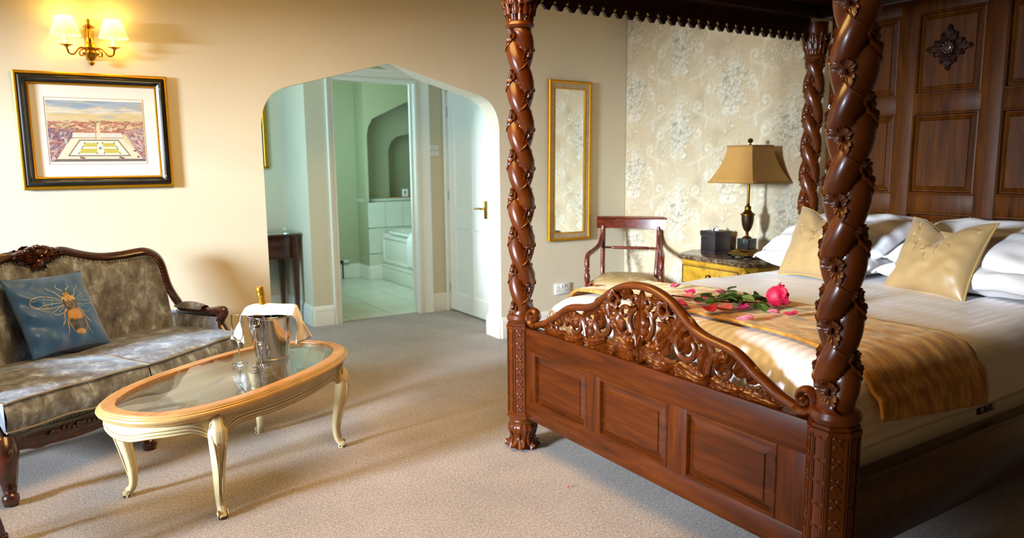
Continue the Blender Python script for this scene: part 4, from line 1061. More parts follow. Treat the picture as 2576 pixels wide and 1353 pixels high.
def white_pillow(loc, rot, a, b, T, seed, label):
    t = thing('pillow', label, 'pillow', loc, rot=rot, group='white pillows in two stacks against the headboard')
    make_pillow(t, a, b, T, 'linen', seed=seed, pinch=.03, wr=.008, power=.36, n=50)
    # housewife border
    fl = MB(); n = 24
    for s_ in (-1,):
        fl.grid(lambda u, v: (a*(1.0+.07*v), b*(u*2-1)*(.97-.06*v), .012*math.sin(u*9+seed)*v-.01*v), n, 3)
    o = fl.obj('flap', 'linen', t); m_ = o.modifiers.new('s', 'SOLIDIFY'); m_.thickness = .006
    return t
# local X of pillow = along bed width (world y)
white_pillow((3.62, 2.41, .815), (.02, 0, PI/2), .345, .25, .075, 1, 'lower white pillow of the left stack, under the upper pillow')
white_pillow((3.68, 2.41, .935), (-.30, .03, PI/2+.03), .345, .25, .085, 2, 'upper white pillow of the left stack, by the table lamp')
white_pillow((3.60, 1.66, .815), (.02, 0, PI/2-.03), .37, .25, .075, 3, 'lower white pillow of the right stack, beneath its twin')
white_pillow((3.66, 1.64, .94), (-.30, -.02, PI/2-.03), .38, .25, .088, 4, 'upper white pillow of the right stack, behind gold cushion')
for o in bpy.data.objects:
    if o.name.startswith('pillow') and 'group' in o: del o['group']
def damask(seed, base, dark, light, n=220, sprig=True):
    c = Canvas(n, n, base, 1, 1); R = random.Random(seed)
    if sprig:
        for k in range(9):
            x, y = R.uniform(.1, .9), R.uniform(.05, .95); a = R.uniform(-2.4, -.7); pts = [(x, y)]
            for i in range(10):
                a += R.uniform(-.35, .35); x += .022*math.cos(a); y += .022*math.sin(a); pts.append((x, y))
                if i % 2: 
                    s_ = R.choice((-1, 1)); c.dab(x+.016*math.cos(a+s_*1.2), y+.016*math.sin(a+s_*1.2), .014, .007, a+s_*.9, R.choice((dark, light)), .8, .3)
            c.line(pts, .004, dark, .8)
            for q in range(5): c.dab(pts[-1][0]+.014*math.cos(q*1.26), pts[-1][1]+.014*math.sin(q*1.26), .010, .007, q*1.26, light, .8, .3)
    else:
        for k in range(26):
            x, y = R.uniform(0, 1), R.uniform(0, 1); r0 = R.uniform(.05, .09); a0 = R.uniform(0, 6); sg = R.choice((-1, 1)); pts = []
            for i in range(22):
                t = i/21; a = a0+sg*t*7; r = r0*(1-.8*t); pts.append((x+r*math.cos(a), y+r*math.sin(a)))
            c.line(pts, .014, light, .85, .006)
            for q in range(4):
                i = 2+q*3; c.dab(pts[i][0]+.02*math.cos(q+a0), pts[i][1]+.02*math.sin(q+a0), .024, .010, q*1.3+a0, light, .8, .3)
    return c.a
def gold_cushion(loc, rot, seed, label, sz=.205):
    t = thing('cushion', label, 'cushion', loc, rot=rot)
    n = 110; c = damask(seed, (.68, .56, .37), (.50, .37, .18), (.80, .70, .50), n+1)
    make_pillow(t, sz, sz*.93, .075, 'goldcush', 'goldpipe', c[::-1], chop=.30, seed=seed, n=n, pinch=.10, wr=.0035)
    return t
def lean(yaw, back): return (Matrix.Rotation(yaw, 4, 'Z') @ Matrix.Rotation(PI/2-back, 4, 'X')).to_euler()
gold_cushion((3.31, 2.29, .925), lean(-1.713, .42), 11, 'gold damask cushion by the far head post, in front of left pillows')
gold_cushion((3.42, 1.77, .90), lean(-1.74, .5), 12, 'gold damask cushion with dented top on the right pillows')

# ================================================================ SOFA
sofa = thing('sofa', 'carved walnut settee upholstered in crushed grey velvet with brass nailheads', 'sofa', (.342, 3.81, 0), math.atan2(.557, .83))
def dcv(a): return .70-.13*(min(abs(a), .66)/.565)**2
# outer edge of the crest, right half: (a, z)
CRO = [(0, .885), (.05, .905), (.108, .928), (.159, .928), (.224, .906), (.289, .886), (.349, .876), (.425, .876), (.50, .884), (.545, .886), (.585, .872), (.618, .842), (.636, .795), (.643, .731), (.649, .675), (.664, .620), (.685, .570)]
def offs(pts, d_):
    """shift an (a,z) polyline inwards by d_"""
    out = []
    for i, (a, z) in enumerate(pts):
        p, q = pts[max(0, i-1)], pts[min(len(pts)-1, i+1)]; t = Vector((q[0]-p[0], q[1]-p[1])).normalized()
        out.append((a-(-t.y)*-d_*0 + (t.y)*d_*1.0*(-1)*-1*0 + t.y*d_, z-t.x*d_))
    return out
mid = offs(CRO, .020)
def lean_d(a, z): return dcv(a)-.07*(1-min(1, max(0, (z-.42)/.46)))
half3 = [(a, lean_d(a, z), z) for a, z in mid]+[(.672, .45, .527), (.672, .36, .524), (.672, .26, .524), (.672, .20, .530), (.672, .165, .538)]
full = [(-a, d, z) for a, d, z in half3[::-1]][:-1]+half3
def fsec(ph, t):
    return (math.cos(ph)*(1+.10*math.cos(4*ph)), math.sin(ph)*(1+.10*math.cos(4*ph)))
MB().tube(smooth_path(full, 5), .0235, 16, up=Vector((0, 1, 0)), sec=fsec).obj('back_frame', 'darkwood', sofa)
# carved crest ornament
orn = MB()
for s_ in (-1, 1):
    for (x0, z0, x1, z1, w_, nl) in ((.00, .905, .06, .945, .020, 3), (.03, .90, .12, .925, .017, 4), (.01, .88, .07, .885, .017, 3), (.07, .89, .125, .905, .012, 3), (.0, .86, .035, .84, .014, 2), (.02, .91, .03, .955, .012, 2)):
        for j in range(1):
            def lf(u, v, x0=x0, z0=z0, x1=x1, z1=z1, w_=w_, nl=nl):
                x = x0+(x1-x0)*v; z = z0+(z1-z0)*v+.008*math.sin(v*PI); ww = w_*math.sin(PI*min(1, .12+.86*v))**.7*(1+.35*abs(math.sin(nl*PI*v)))
                l_ = math.hypot(x1-x0, z1-z0); nx, nz = -(z1-z0)/l_, (x1-x0)/l_; t = (2*u-1)
                dep = .018*(1-t*t)+.004*math.cos(t*9)
                return (s_*(x+nx*t*ww), dcv(0)-.035-dep, z+nz*t*ww)
            orn.grid(lf, 10, 12)
            orn.grid(lambda u, v, lf=lf: (lambda p: (p[0], dcv(0)+.012, p[2]))(lf(u, v)), 10, 12)
for (x, z, r) in ((0, .925, .018), (-.028, .945, .012), (.028, .945, .012), (-.055, .935, .013), (.055, .935, .013), (0, .952, .012), (-.082, .93, .010), (.082, .93, .010)):
    orn.ell((x, dcv(0)-.04, z), (r, .016, r), 12, 8)
orn.ell((0, dcv(0)-.045, .868), (.022, .014, .026), 12, 8); orn.box((0, dcv(0)-.015, .89), (.19, .03, .055), bev=.012)
orn.obj('carved_crest', 'darkwood', sofa, angle=60)
# back upholstery
inn = offs(CRO, .038)
ax = [p[0] for p in inn]; az = [p[1] for p in inn]
up_a = []; up_z = []
for a, z in inn:
    if not up_a or a > up_a[-1]+1e-4: up_a.append(a); up_z.append(z)
def back_top(a): return interp(up_a, up_z, abs(a))
def bk(u, v):
    a = (2*u-1); a = math.copysign(abs(a)**.85, a)*.612; zt = back_top(a); z = .36+(zt-.36)*v
    puff = .028*(1-(a/.64)**4)*math.sin(PI*min(1, .12+.86*v))**.6
    return (a, lean_d(a, z)-.012-puff, z)
MB().grid(bk, 70, 36).obj('back_upholstery', 'sofa', sofa)
MB().grid(lambda u, v: (lambda p: (p[0], lean_d(p[0], p[2])+.02, p[2]))(bk(u, v)), 50, 20).obj('back_lining', 'sofa', sofa)
for s_ in (-1, 1):
    def ar(u, v, s_=s_):
        d = .13+.40*u; z = .34+.165*v; f = max(0, 1-(d-.13)/.07)
        a = .652-.012*math.sin(PI*v)-.004
        dmin = interp([.34, .40, .45, .51], [.085, .12, .155, .165], z); d = dmin+(.56-dmin)*u
        return (s_*a, d, z)
    MB().grid(ar, 22, 12).obj('inner_arm', 'sofa', sofa)
    MB().grid(lambda u, v, s_=s_: (s_*.688, .16+.44*u, .25+.26*v), 10, 8).obj('outer_arm', 'sofa', sofa)
    # padded elbow rest
    pd = MB().grid(lambda u, v, s_=s_: (s_*(.669+.031*math.cos(2*PI*u)), .275+.20*v, .540+(.036*math.sin(2*PI*u) if math.sin(2*PI*u) > 0 else .004*math.sin(2*PI*u))*math.sin(PI*min(1, max(.0, .06+.88*v)))**.35), 18, 14, True)
    pd.obj('arm_pad', 'sofa', sofa)
    # scrolled arm front and support
    sc_ = MB().tube(smooth_path([(s_*.672, .25, .527), (s_*.672, .19, .537), (s_*.674, .148, .543), (s_*.675, .138, .530), (s_*.673, .150, .508), (s_*.672, .168, .482), (s_*.672, .166, .452), (s_*.670, .136, .410), (s_*.665, .095, .360), (s_*.660, .052, .310), (s_*.655, .02, .265)], 5), lambda t: .024-.003*math.sin(PI*t)+.012*t, 14, up=Vector((1, 0, 0)), sec=lambda ph, t: (math.cos(ph)*.9, math.sin(ph)*(1.05+.1*math.cos(4*ph))))
    for q in (-1, 1): sc_.lathe([(.004, -.002), (.012, .0), (.016, -.004), (.022, .0)], 16, (s_*.674+q*.020, .165, .528), rot=(0, q*PI/2, 0))
    sc_.obj('arm_support', 'darkwood', sofa)
# seat base, apron, legs
def front_d(a): return .018-.030*math.cos(PI*a/.66)**2*0-.02*math.cos(2*PI*a/1.32)
MB().grid(lambda u, v: (-.665+1.33*u, front_d(-.665+1.33*u)+.012, .262+.05*v), 60, 3).obj('base_upholstery', 'sofa', sofa)
MB().box((0, .32, .285), (1.33, .58, .04), bev=.01).obj('seat_deck', 'sofa', sofa)
def ap_z(a):
    t = abs(a)/.655; t2 = abs((abs(a)-.33))/.33
    return .192+.014*math.cos(t2*PI)*-1+.016*ss(.75, 1, t2)*-1-.010*math.exp(-((abs(a)-.50)/.03)**2)+.0
apm = MB()
def apf(u, v):
    a = -.66+1.32*u; zt = .272+.006*math.cos(a*9.5); zb = ap_z(a); z = zb+(zt-zb)*v
    return (a, front_d(a)-.006-.010*math.sin(PI*v)-.006*math.exp(-((v-.06)/.06)**2), z)
apm.grid(apf, 90, 12); apm.grid(lambda u, v: (lambda p: (p[0], front_d(p[0])+.03, p[2]))(apf(u, v)), 90, 2)
apm.grid(lambda u, v: (lambda p, q: (p[0], p[1]*(1-v)+q*v, p[2]))(apf(u, 0), front_d(-.66+1.32*u)+.03), 90, 1)
apm.obj('apron', 'darkwood', sofa)
for ac in (-.33, .33):
    m = MB()
    for k in range(-4, 5):
        x = ac+k*.022; m.ell((x, front_d(x)-.017, .236+.006*math.sin(k*1.7)), (.013, .006, .010), 10, 6, rot=(0, k*.5, 0))
    m.ell((ac, front_d(ac)-.02, .238), (.02, .008, .014), 14, 8)
    for k in (-1, 1): m.tube(smooth_path([(ac+k*.09, front_d(ac)-.016, .235), (ac+k*.115, front_d(ac)-.016, .246), (ac+k*.135, front_d(ac)-.014, .232)], 5), .005, 7)
    m.obj('apron_carving', 'darkwood', sofa, angle=60)
for nm, a0, d0, sx, sy in (('l', -.635, .02, -1, -1), ('c', 0, .0, 0, -1), ('r', .635, .02, 1, -1), ('bl', -.6, .58, -1, 1), ('br', .6, .58, 1, 1)):
    m = MB(); k = 1.0
    pts = smooth_path([(a0, d0+.01, .262), (a0+.012*sx, d0+.014*sy, .225), (a0+.018*sx, d0+.022*sy, .18), (a0+.006*sx, d0+.008*sy, .12), (a0-.004*sx, d0-.004*sy, .07), (a0+.004*sx, d0+.008*sy, .035), (a0+.008*sx, d0+.014*sy, .0)], 5)
    m.tube(pts, lambda t: interp([0, .2, .35, .6, .8, .9, 1], [.046, .050, .044, .029, .023, .028, .026], t), 14, up=Vector((0, 1, 0)), sec=lambda ph, t: (math.cos(ph)*(1+.06*math.cos(6*ph)), math.sin(ph)*(1+.06*math.cos(6*ph))))
    m.ell((a0+.010*sx, d0+.018*sy, .031), (.032, .032, .030), 16, 10)
    for q in (-1, 0, 1): m.tube(smooth_path([(a0+q*.014+.014*sx, d0+.052*sy*.9, .235), (a0+q*.010+.016*sx, d0+.055*sy, .205), (a0+q*.004+.012*sx, d0+.040*sy, .165)], 4), lambda t: .007*(1-.6*t), 7)
    m.obj('leg', 'darkwood', sofa, angle=60)
for s_ in (-1, 1): MB().box((s_*.655, .30, .235), (.035, .52, .10), bev=.012).obj('side_rail', 'darkwood', sofa)
MB().box((0, .60, .235), (1.24, .035, .12), bev=.01).obj('back_rail', 'darkwood', sofa)
# seat cushions with piping
def seat_cushion(a0, a1, side):
    root = MB()
    def fn(u, v):
        # u around width, v over section: front-bottom -> front-top -> top -> back
        a = a0+(a1-a0)*u; e = min(u, 1-u); ed = min(1, e/.06)**.5
        zt = .412; zb = .302
        if v < .22: q = v/.22; d = -.028-.014*math.sin(PI*q); z = zb+(zt-zb)*q
        else:
            q = (v-.22)/.78; d = -.028+.60*q
            z = zt+(.044*math.sin(PI*min(1, q*.9+.04))**.55)*(.35+.65*math.sin(PI*min(1, max(0, u*.96+.02)))**.5)
        d += .022*math.cos(2*PI*(a)/1.32)*-1+.002*noise.noise(Vector((a*8, v*5, 1)))
        z += .006*noise.noise(Vector((a*7, d*7, side)))
        if v < .22: z -= .004*math.sin(a*20)
        return (a, d, z)
    n1, n2 = 44, 44
    root.grid(fn, n1, n2)
    for uu in (0, 1):
        root.grid(lambda u, v, uu=uu: (lambda p: (p[0], p[1], .302+(p[2]-.302)*u))(fn(uu, .22+.78*v)), 6, 30)
    co = root.obj('seat_cushion', 'sofa', sofa, angle=55)
    e1 = [fn(u, .22) for u in np.linspace(0, 1, 40)]; l1 = [fn(1, .22+.78*v) for v in np.linspace(0, 1, 30)]; l0 = [fn(0, .22+.78*v) for v in np.linspace(0, 1, 30)]
    m = MB(); m.tube([(p[0], p[1]-.002, p[2]) for p in l0[::-1]]+[(p[0], p[1]-.003, p[2]+.001) for p in e1[1:-1]]+l1, .0048, 7); m.obj('piping', 'sofapipe', co)
    m = MB(); m.tube([(lambda p: (p[0], p[1]-.003, p[2]))(fn(u, 0)) for u in np.linspace(0, 1, 40)], .0048, 7); m.obj('piping', 'sofapipe', co)
    return co
seat_cushion(-.64, -.003, 1); seat_cushion(.003, .64, 2)
# nailheads (a few pixels each): one part
nm_ = MB()
def nails(path, step=.0125, r=.0042):
    P = smooth_path(path, 6); acc = 0
    for i in range(1, len(P)):
        seg = (P[i]-P[i-1]).length; acc += seg
        if acc >= step: acc = 0; nm_.ell(tuple(P[i]), (r, r, r), 6, 4)
nl = [(a, lean_d(a, z)-.026, z) for a, z in offs(CRO, .042)[:-2]]
nl += [(.650, .46, .503), (.650, .36, .501), (.650, .26, .501), (.652, .198, .496), (.651, .190, .46), (.650, .165, .415), (.648, .12, .37)]
nails([(-a, d, z) for a, d, z in nl[::-1]][:-1]+nl)
for q in (-1, 1): nails([(q*.647, .275, .538), (q*.645, .37, .535), (q*.647, .475, .54)])
nails([(a, front_d(a)-.012, .283+.006*math.cos(a*9.5)) for a in np.linspace(-.62, .62, 40)])
no = nm_.obj('nailheads', 'nail', sofa); no['kind'] = 'stuff'

# bee cushion
def bee_canvas(n=230):
    base = (.14, .37, .66); c = Canvas(n, n, base, 1, 1); R = random.Random(4)
    for i in range(40):
        c.dab(R.random(), R.random(), R.uniform(.1, .3), R.uniform(.02, .06), R.uniform(-1, 1), (.11, .32+.07*R.random(), .58+.10*R.random()), .35)
    W = (.86, .80, .70); G = (.84, .60, .28); B_ = (.15, .17, .24)
    L = lambda pts, w=.005, cc=W, al=.95, w1=None: c.line([(p.x, p.y) for p in smooth_path([(x, y, 0) for x, y in pts], 5)], w, cc, al, w1)
    # wings (left pair large, right pair behind the body)
    for s_ in (-1, 1):
        f = lambda pts: [(.60+s_*(x), y) for x, y in pts]
        al = .95 if s_ < 0 else .55
        L(f([(.06, .40), (.14, .36), (.30, .30), (.42, .31), (.46, .36), (.40, .43), (.28, .47), (.14, .46), (.06, .44)]), .006, W, al)
        L(f([(.08, .41), (.20, .37), (.34, .34), (.44, .35)]), .004, W, al); L(f([(.08, .42), (.20, .42), (.32, .42), (.38, .43)]), .004, W, al)
        L(f([(.22, .38), (.25, .44)]), .003, W, al); L(f([(.32, .345), (.33, .42), (.30, .46)]), .003, W, al)
        L(f([(.08, .46), (.18, .49), (.26, .53), (.22, .57), (.12, .55), (.06, .50)]), .005, W, al); L(f([(.10, .48), (.20, .54)]), .003, W, al)
        # legs, antennae
        L(f([(.05, .36), (.10, .33), (.14, .26), (.20, .22), (.22, .18)]), .012, W, al, .004); L(f([(.03, .30), (.035, .24), (.08, .21), (.075, .16)]), .010, W, .95, .004)
        L(f([(.08, .50), (.13, .56), (.15, .64), (.19, .70)]), .014, G, .9, .005); L(f([(.10, .62), (.13, .70), (.14, .80), (.17, .87)]), .012, G, .9, .004)
        L(f([(.15, .64), (.17, .68), (.20, .72)]), .005, W, .9)
    # body: dark base and gold hair strokes
    c.dab(.60, .44, .085, .10, 0, B_, .9, .25); c.dab(.61, .68, .105, .17, 0, B_, .9, .2); c.dab(.60, .31, .05, .045, 0, B_, .8)
    def hairs(cx, cy_, rx, ry, n_, cc, l_=.035, out=0):
        for i in range(n_):
            a = R.uniform(0, 2*PI); r = math.sqrt(R.random()); x, y = cx+rx*r*math.cos(a), cy_+ry*r*math.sin(a)
            dx = (x-cx)*.5/rx*out+R.uniform(-.15, .15); cc2 = tuple(v*R.uniform(.85, 1.1) for v in cc)
            c.line([(x, y), (x+l_*dx, y+l_*R.uniform(.6, 1.2))], .0045, cc2, .75)
    hairs(.60, .355, .085, .035, 150, (.90, .74, .48), .03, 1); hairs(.60, .30, .04, .03, 50, (.85, .68, .40), .02)
    hairs(.60, .44, .08, .06, 60, (.62, .55, .48), .03); hairs(.61, .575, .095, .065, 420, G, .035, 1)
    hairs(.61, .70, .09, .03, 60, (.30, .30, .36), .03, 1); hairs(.615, .815, .07, .03, 150, (.86, .64, .36), .02, 1)
    for s_ in (-1, 1): L([(.61+s_*.10, .62), (.61+s_*.115, .70), (.61+s_*.09, .80), (.61+s_*.04, .85)], .006, (.8, .68, .5), .8)
    return c.a
bc = thing('bee_cushion', 'blue velvet cushion printed with a golden bumblebee, propped on the sofa', 'cushion', (.033, 4.214, .633), rot=(Matrix.Rotation(.633, 4, 'Z') @ Matrix.Rotation(PI/2-.492, 4, 'X') @ Matrix.Rotation(-.035, 4, 'Z')).to_euler())
n = 200; cvs = bee_canvas(); ii = np.linspace(0, cvs.shape[0]-1, n+1).astype(int)
F = pillow_arr(.205, .205, .06, n, 0, 3, pinch=.06, wr=.004, power=.45)
for j in range(n+1):
    for i in range(n+1):
        u, v = i/n*2-1, j/n*2-1
        k = math.exp(-((u+.75)/.25)**2)*(1-v*v)
        F[j, i, 2] += .010*k*math.sin(v*11+u*5)+.006*math.exp(-((v+.7)/.25)**2)*math.sin(u*12)*(1-u*u)
link('front', grid_mesh('front', F, 'bee', cvs[ii][:, ii][::-1]), bc)
link('back', grid_mesh('back', pillow_arr(.205, .205, .06, 50, 0, 3, pinch=.06, front=-1), 'bluevelvet', flip=True), bc)
MB().tube([tuple(F[0, i]) for i in range(0, n, 4)]+[tuple(F[j, n]) for j in range(0, n, 4)]+[tuple(F[n, i]) for i in range(n, 0, -4)]+[tuple(F[j, 0]) for j in range(n, 0, -4)], .003, 6, closed=True, up=Vector((.01, .02, 1))).obj('seam', 'bluevelvet', bc)

# ================================================================ COFFEE TABLE
TA, TB, TZ, TP = .617, .328, .447, 2.44
ct = thing('coffee_table', 'oval cream-painted coffee table with honey wood rim and glass top', 'table', (.671, 3.299, 0), .6076)
def oval(t, ins=0.0):
    c_, s_ = math.cos(t), math.sin(t); a, b_ = TA-ins, TB-ins
    return a*math.copysign(abs(c_)**(2/TP), c_), b_*math.copysign(abs(s_)**(2/TP), s_)
def oring(prof, n=120):
    m = MB(); k = len(prof); vs = []
    for i in range(n):
        t = 2*PI*i/n
        for ins, z in prof:
            x, y = oval(t, ins); vs.append((x, y, z))
    fs = [(i*k+j, ((i+1) % n)*k+j, ((i+1) % n)*k+(j+1) % k, i*k+(j+1) % k) for i in range(n) for j in range(k)]
    return m.add(vs, fs)
rim_o = oring([(.072, TZ-.012), (.066, TZ+.004), (.026, TZ+.004), (.024, TZ-.012)]).obj('rim', 'tablewood', ct, angle=35)
oring([(.026, TZ+.003), (.019, TZ+.0035), (.016, TZ-.001), (.011, TZ-.003), (.010, TZ-.007), (.003, TZ-.010), (.0, TZ-.017), (.003, TZ-.024), (.012, TZ-.028), (.016, TZ-.038), (.072, TZ-.036)]).obj('rim_moulding', 'lipgold', rim_o, angle=30, label='pale gilded edge moulding')
oring([(.074, TZ-.010), (.068, TZ+.006), (.0665, TZ+.006), (.072, TZ-.010)]).obj('glass_bead', 'tablewood', ct) if False else None
gm = MB(); nn = 96; gz = TZ+.001
pr = [(oval(2*PI*i/nn, .066)) for i in range(nn)]; pi_ = [(oval(2*PI*i/nn, .078)) for i in range(nn)]
gm.add([(x, y, gz-.004) for x, y in pr]+[(x, y, gz) for x, y in pr]+[(x, y, gz+.002) for x, y in pi_], [tuple(range(nn))[::-1], tuple(range(2*nn, 3*nn))]+[(i, (i+1) % nn, nn+(i+1) % nn, nn+i) for i in range(nn)]+[(nn+i, nn+(i+1) % nn, 2*nn+(i+1) % nn, 2*nn+i) for i in range(nn)])
gm.obj('glass_top', 'tglass', ct, angle=20)
LEGS = [(-.545*.82, -.225), (-.545*.82, .225), (.545*.82, -.225), (.545*.82, .225)]
tl = [math.atan2(.78*s2, .62*s1) for s1 in (-1, 1) for s2 in (-1, 1)]
def leg_t():   # parameter angles of the four legs on the oval
    out = []
    for sx in (-1, 1):
        for sy in (-1, 1):
            out.append(math.atan2(sy*.80, sx*.60) % (2*PI))
    return sorted(out)
LT = leg_t()
def apz(t):
    t = t % (2*PI); d_ = min(min(abs(t-q), 2*PI-abs(t-q)) for q in LT)
    # deep near the legs, shallow serpentine between
    lf_ = math.exp(-(d_/.13)**2)
    cent = 0
    for m_ in (0, PI/2, PI, 3*PI/2):
        w_ = .22 if m_ in (0, PI) else .40; dd = min(abs(t-m_), 2*PI-abs(t-m_)); cent += math.exp(-(dd/w_)**2)
    return .362-.050*lf_-.018*cent
m = MB(); NA = 240; AV = 14
def af(u, v):
    t = 2*PI*u; zb = apz(t); zt = TZ-.034; z = zb+(zt-zb)*v
    h = z-zb
    bul = .006*math.sin(PI*v)-.003
    for hh, am in ((.006, .005), (.020, .0035), (.034, .003)): bul += am*math.exp(-((h-hh)/.005)**2)
    x, y = oval(t, .028-bul); return (x, y, z)
m.grid(af, NA, 26, True); m.grid(lambda u, v: (lambda p, q: (q[0], q[1], p[2]))(af(u, v), oval(2*PI*u, .055)), NA, 2, True)
m.grid(lambda u, v: (lambda p, q: (p[0]*(1-v)+q[0]*v, p[1]*(1-v)+q[1]*v, p[2]))(af(u, 0), oval(2*PI*u, .055)), NA, 1, True)
m.obj('apron', 'tablecream', ct, angle=50)
for hh, rr in ((.003, .0020), (.013, .0012), (.027, .0016)):
    MB().tube([af(i/240, hh/(TZ-.034-apz(2*PI*i/240))) for i in range(240)], rr, 6, closed=True).obj('gilt_line', 'giltline', ct)
for t in LT:
    x0, y0_ = oval(t, .035); dx, dy = Vector((math.cos(t)*1.2, math.sin(t)*1.0)).normalized()
    dx, dy = Vector((x0*.55, y0_*1.3)).normalized()
    m = MB()
    pts = [(x0+dx*o, y0_+dy*o, z) for o, z in ((.004, TZ-.036), (.016, .36), (.020, .325), (.010, .26), (-.006, .18), (-.016, .11), (-.012, .05), (.004, .02), (.010, .0))]
    m.tube(smooth_path(pts, 6), lambda q: interp([0, .14, .28, .5, .75, .88, .95, 1], [.020, .034, .032, .0215, .0155, .0155, .020, .018], q), 20, up=Vector((dx, dy, 0)), sec=lambda ph, q: (math.cos(ph)*(1+.09*math.cos(6*ph))*1.0, math.sin(ph)*(1+.09*math.cos(6*ph))))
    ex, ey = -dy, dx; mg = MB()
    for k in (-1, 1):
        mg.tube(smooth_path([(x0+dx*.040+ex*k*.012, y0_+dy*.040+ey*k*.012, .35), (x0+dx*.050+ex*k*.008, y0_+dy*.050+ey*k*.008, .30), (x0+dx*.029+ex*k*.004, y0_+dy*.029+ey*k*.004, .2), (x0+dx*.0025+ex*k*.003, y0_+dy*.0025+ey*k*.003, .10), (x0+dx*.006+ex*k*.003, y0_+dy*.006+ey*k*.003, .05)], 5), .0014, 5)
        m.tube(smooth_path([(x0+dx*.036+ex*k*.028, y0_+dy*.036+ey*k*.028, .345), (x0+dx*.046+ex*k*.020, y0_+dy*.046+ey*k*.020, .30), (x0+dx*.026+ex*k*.009, y0_+dy*.026+ey*k*.009, .2), (x0+dx*.0+ex*k*.006, y0_+dy*.0+ey*k*.006, .09)], 5), lambda q: .0045-.002*q, 7)
        m.lathe([(.002, .002), (.006, .003), (.010, -.001), (.013, .0)], 12, (x0+dx*.012+ex*k*.018, y0_+dy*.012+ey*k*.018, .022), rot=(0, PI/2*k, math.atan2(ey, ex)))
    # shell motif on the knee
    mg.tube(smooth_path([(x0+dx*.024+ex*a*.028, y0_+dy*.024+ey*a*.028, .365+.030*math.sqrt(max(0, 1-a*a))) for a in np.linspace(-1, 1, 9)], 3), .0028, 6)
    lo = m.obj('leg', 'tablecream', ct, angle=60); mg.obj('gilt_line', 'giltline', lo)
    MB().lathe([(.018, .0), (.020, .006), (.019, .012)], 12, (x0+dx*.010, y0_+dy*.010, 0)).obj('leg_tip', 'darkwood', lo, label='worn bare wood tip')

# champagne bucket, bottle, napkin, flutes (on the glass)
TOP = TZ+.0035
bx, by = .866, 3.462
k = thing('ice_bucket', 'polished steel champagne bucket on the coffee table', 'bucket', (bx, by, TOP), .7)
MB().lathe([(.001, .002), (.070, .0), (.074, .004), (.0765, .02), (.103, .195), (.104, .198), (.108, .202), (.1085, .206), (.106, .209), (.102, .206), (.100, .195), (.073, .02), (.001, .012)], 64).obj('body', 'chrome', k, angle=60)
for s_ in (-1, 1):
    MB().lathe([(.010, 0), (.012, .006), (.006, .010), (.006, .018), (.013, .021), (.016, .027), (.013, .034), (.001, .036)], 20, (s_*.100, 0, .168), rot=(0, s_*PI/2, 0)).obj('knob', 'chrome', k)
wtr = MB().lathe([(.0965, .155), (.001, .156)], 48, close=False).lathe([(.0965, .150), (.001, .150)], 4, close=False)
wi = MB(); R = random.Random(8)
for i in range(26):
    a, r = R.uniform(0, 2*PI), R.uniform(0, .08); wi.box((r*math.cos(a), r*math.sin(a), .15+R.uniform(-.01, .006)), (.026, .022, .02), (R.random(), R.random(), R.random()), bev=.004, seg=1)
io = wi.obj('ice', 'glass', k); io['kind'] = 'stuff'
bt = thing('champagne_bottle', 'dark champagne bottle with gold foil neck standing in the ice bucket', 'bottle', (bx+.012, by+.052, TOP+.022), rot=(.03, -.14, 0))
MB().lathe([(.001, .0), (.036, .0), (.040, .006), (.0405, .12), (.038, .14), (.028, .175), (.019, .21), (.0165, .235)], 32).obj('body', 'bottle', bt)
MB().lathe([(.0245, .19), (.0195, .214), (.0162, .245), (.0158, .268), (.0188, .271), (.0192, .282), (.0172, .287), (.0182, .292), (.0178, .308), (.014, .314), (.001, .316)], 32, mod=lambda a, z: 1+.02*math.sin(9*a+z*200)).obj('foil', 'foil', bt)
# napkin draped over the back of the rim, ends hanging left and right
def napkin():
    import bisect
    ax_ = Vector((.843, -.538, 0)); bk_ = Vector((.538, .843, 0))    # screen-right and away
    m = MB()
    def fn(u, v):
        s_ = (u*2-1); a = abs(s_); sg = 1 if s_ > 0 else -1
        if a < .60:
            t = a/.60; x2 = .116*math.sin(t*PI/2); y2 = -.045+.085*v+.010*(1-t); z2 = .208+.040*math.sin(v*PI*.62)*(1-.35*t*t)+.002*math.sin(s_*9+v*4)
        else:
            t = (a-.60)/.40; top_y = -.045+.085*v; top_z = .208+.040*math.sin(v*PI*.62)*.65
            k_ = ss(0, .5, t)
            x2 = .116+(.010+.030*t)*ss(0, .3, t)+(v-.5)*.075*t*k_; y2 = top_y*(1-.75*k_)-.01*k_+.016*math.sin(v*PI)*k_
            z2 = top_z*(1-ss(0, .35, t))+(.205-.125*t)*ss(0, .35, t)+(v-.5)*.03*k_*(1 if sg > 0 else .6)
        p = ax_*(sg*x2)+bk_*y2
        return (bx+p.x, by+p.y, TOP+z2)
    m.grid(fn, 60, 14); return m
nk = napkin().obj('napkin', 'linen'); tag(nk, 'white linen napkin draped over the rim of the ice bucket', 'napkin')
so = nk.modifiers.new('solid', 'SOLIDIFY'); so.thickness = .003; so.offset = 1
def flute(loc, label):
    t = thing('champagne_flute', label, 'glass', (loc[0], loc[1], TOP))
    MB().lathe([(.001, .0), (.034, .0), (.036, .001), (.035, .0025), (.012, .006), (.005, .012)], 40).obj('foot', 'glass', t)
    MB().lathe([(.005, .012), (.0036, .03), (.0034, .085), (.0055, .100)], 20).obj('stem', 'glass', t)
    MB().lathe([(.0055, .100), (.013, .108), (.022, .125), (.0275, .152), (.0285, .18), (.0265, .232), (.0257, .2325), (.0275, .18), (.0265, .153), (.0212, .127), (.012, .112), (.001, .109)], 40).obj('bowl', 'glass', t)
flute((.709, 3.425), 'left champagne flute on the coffee table, in front of the napkin end')
flute((.779, 3.325), 'right champagne flute on the coffee table, overlapping the bucket')

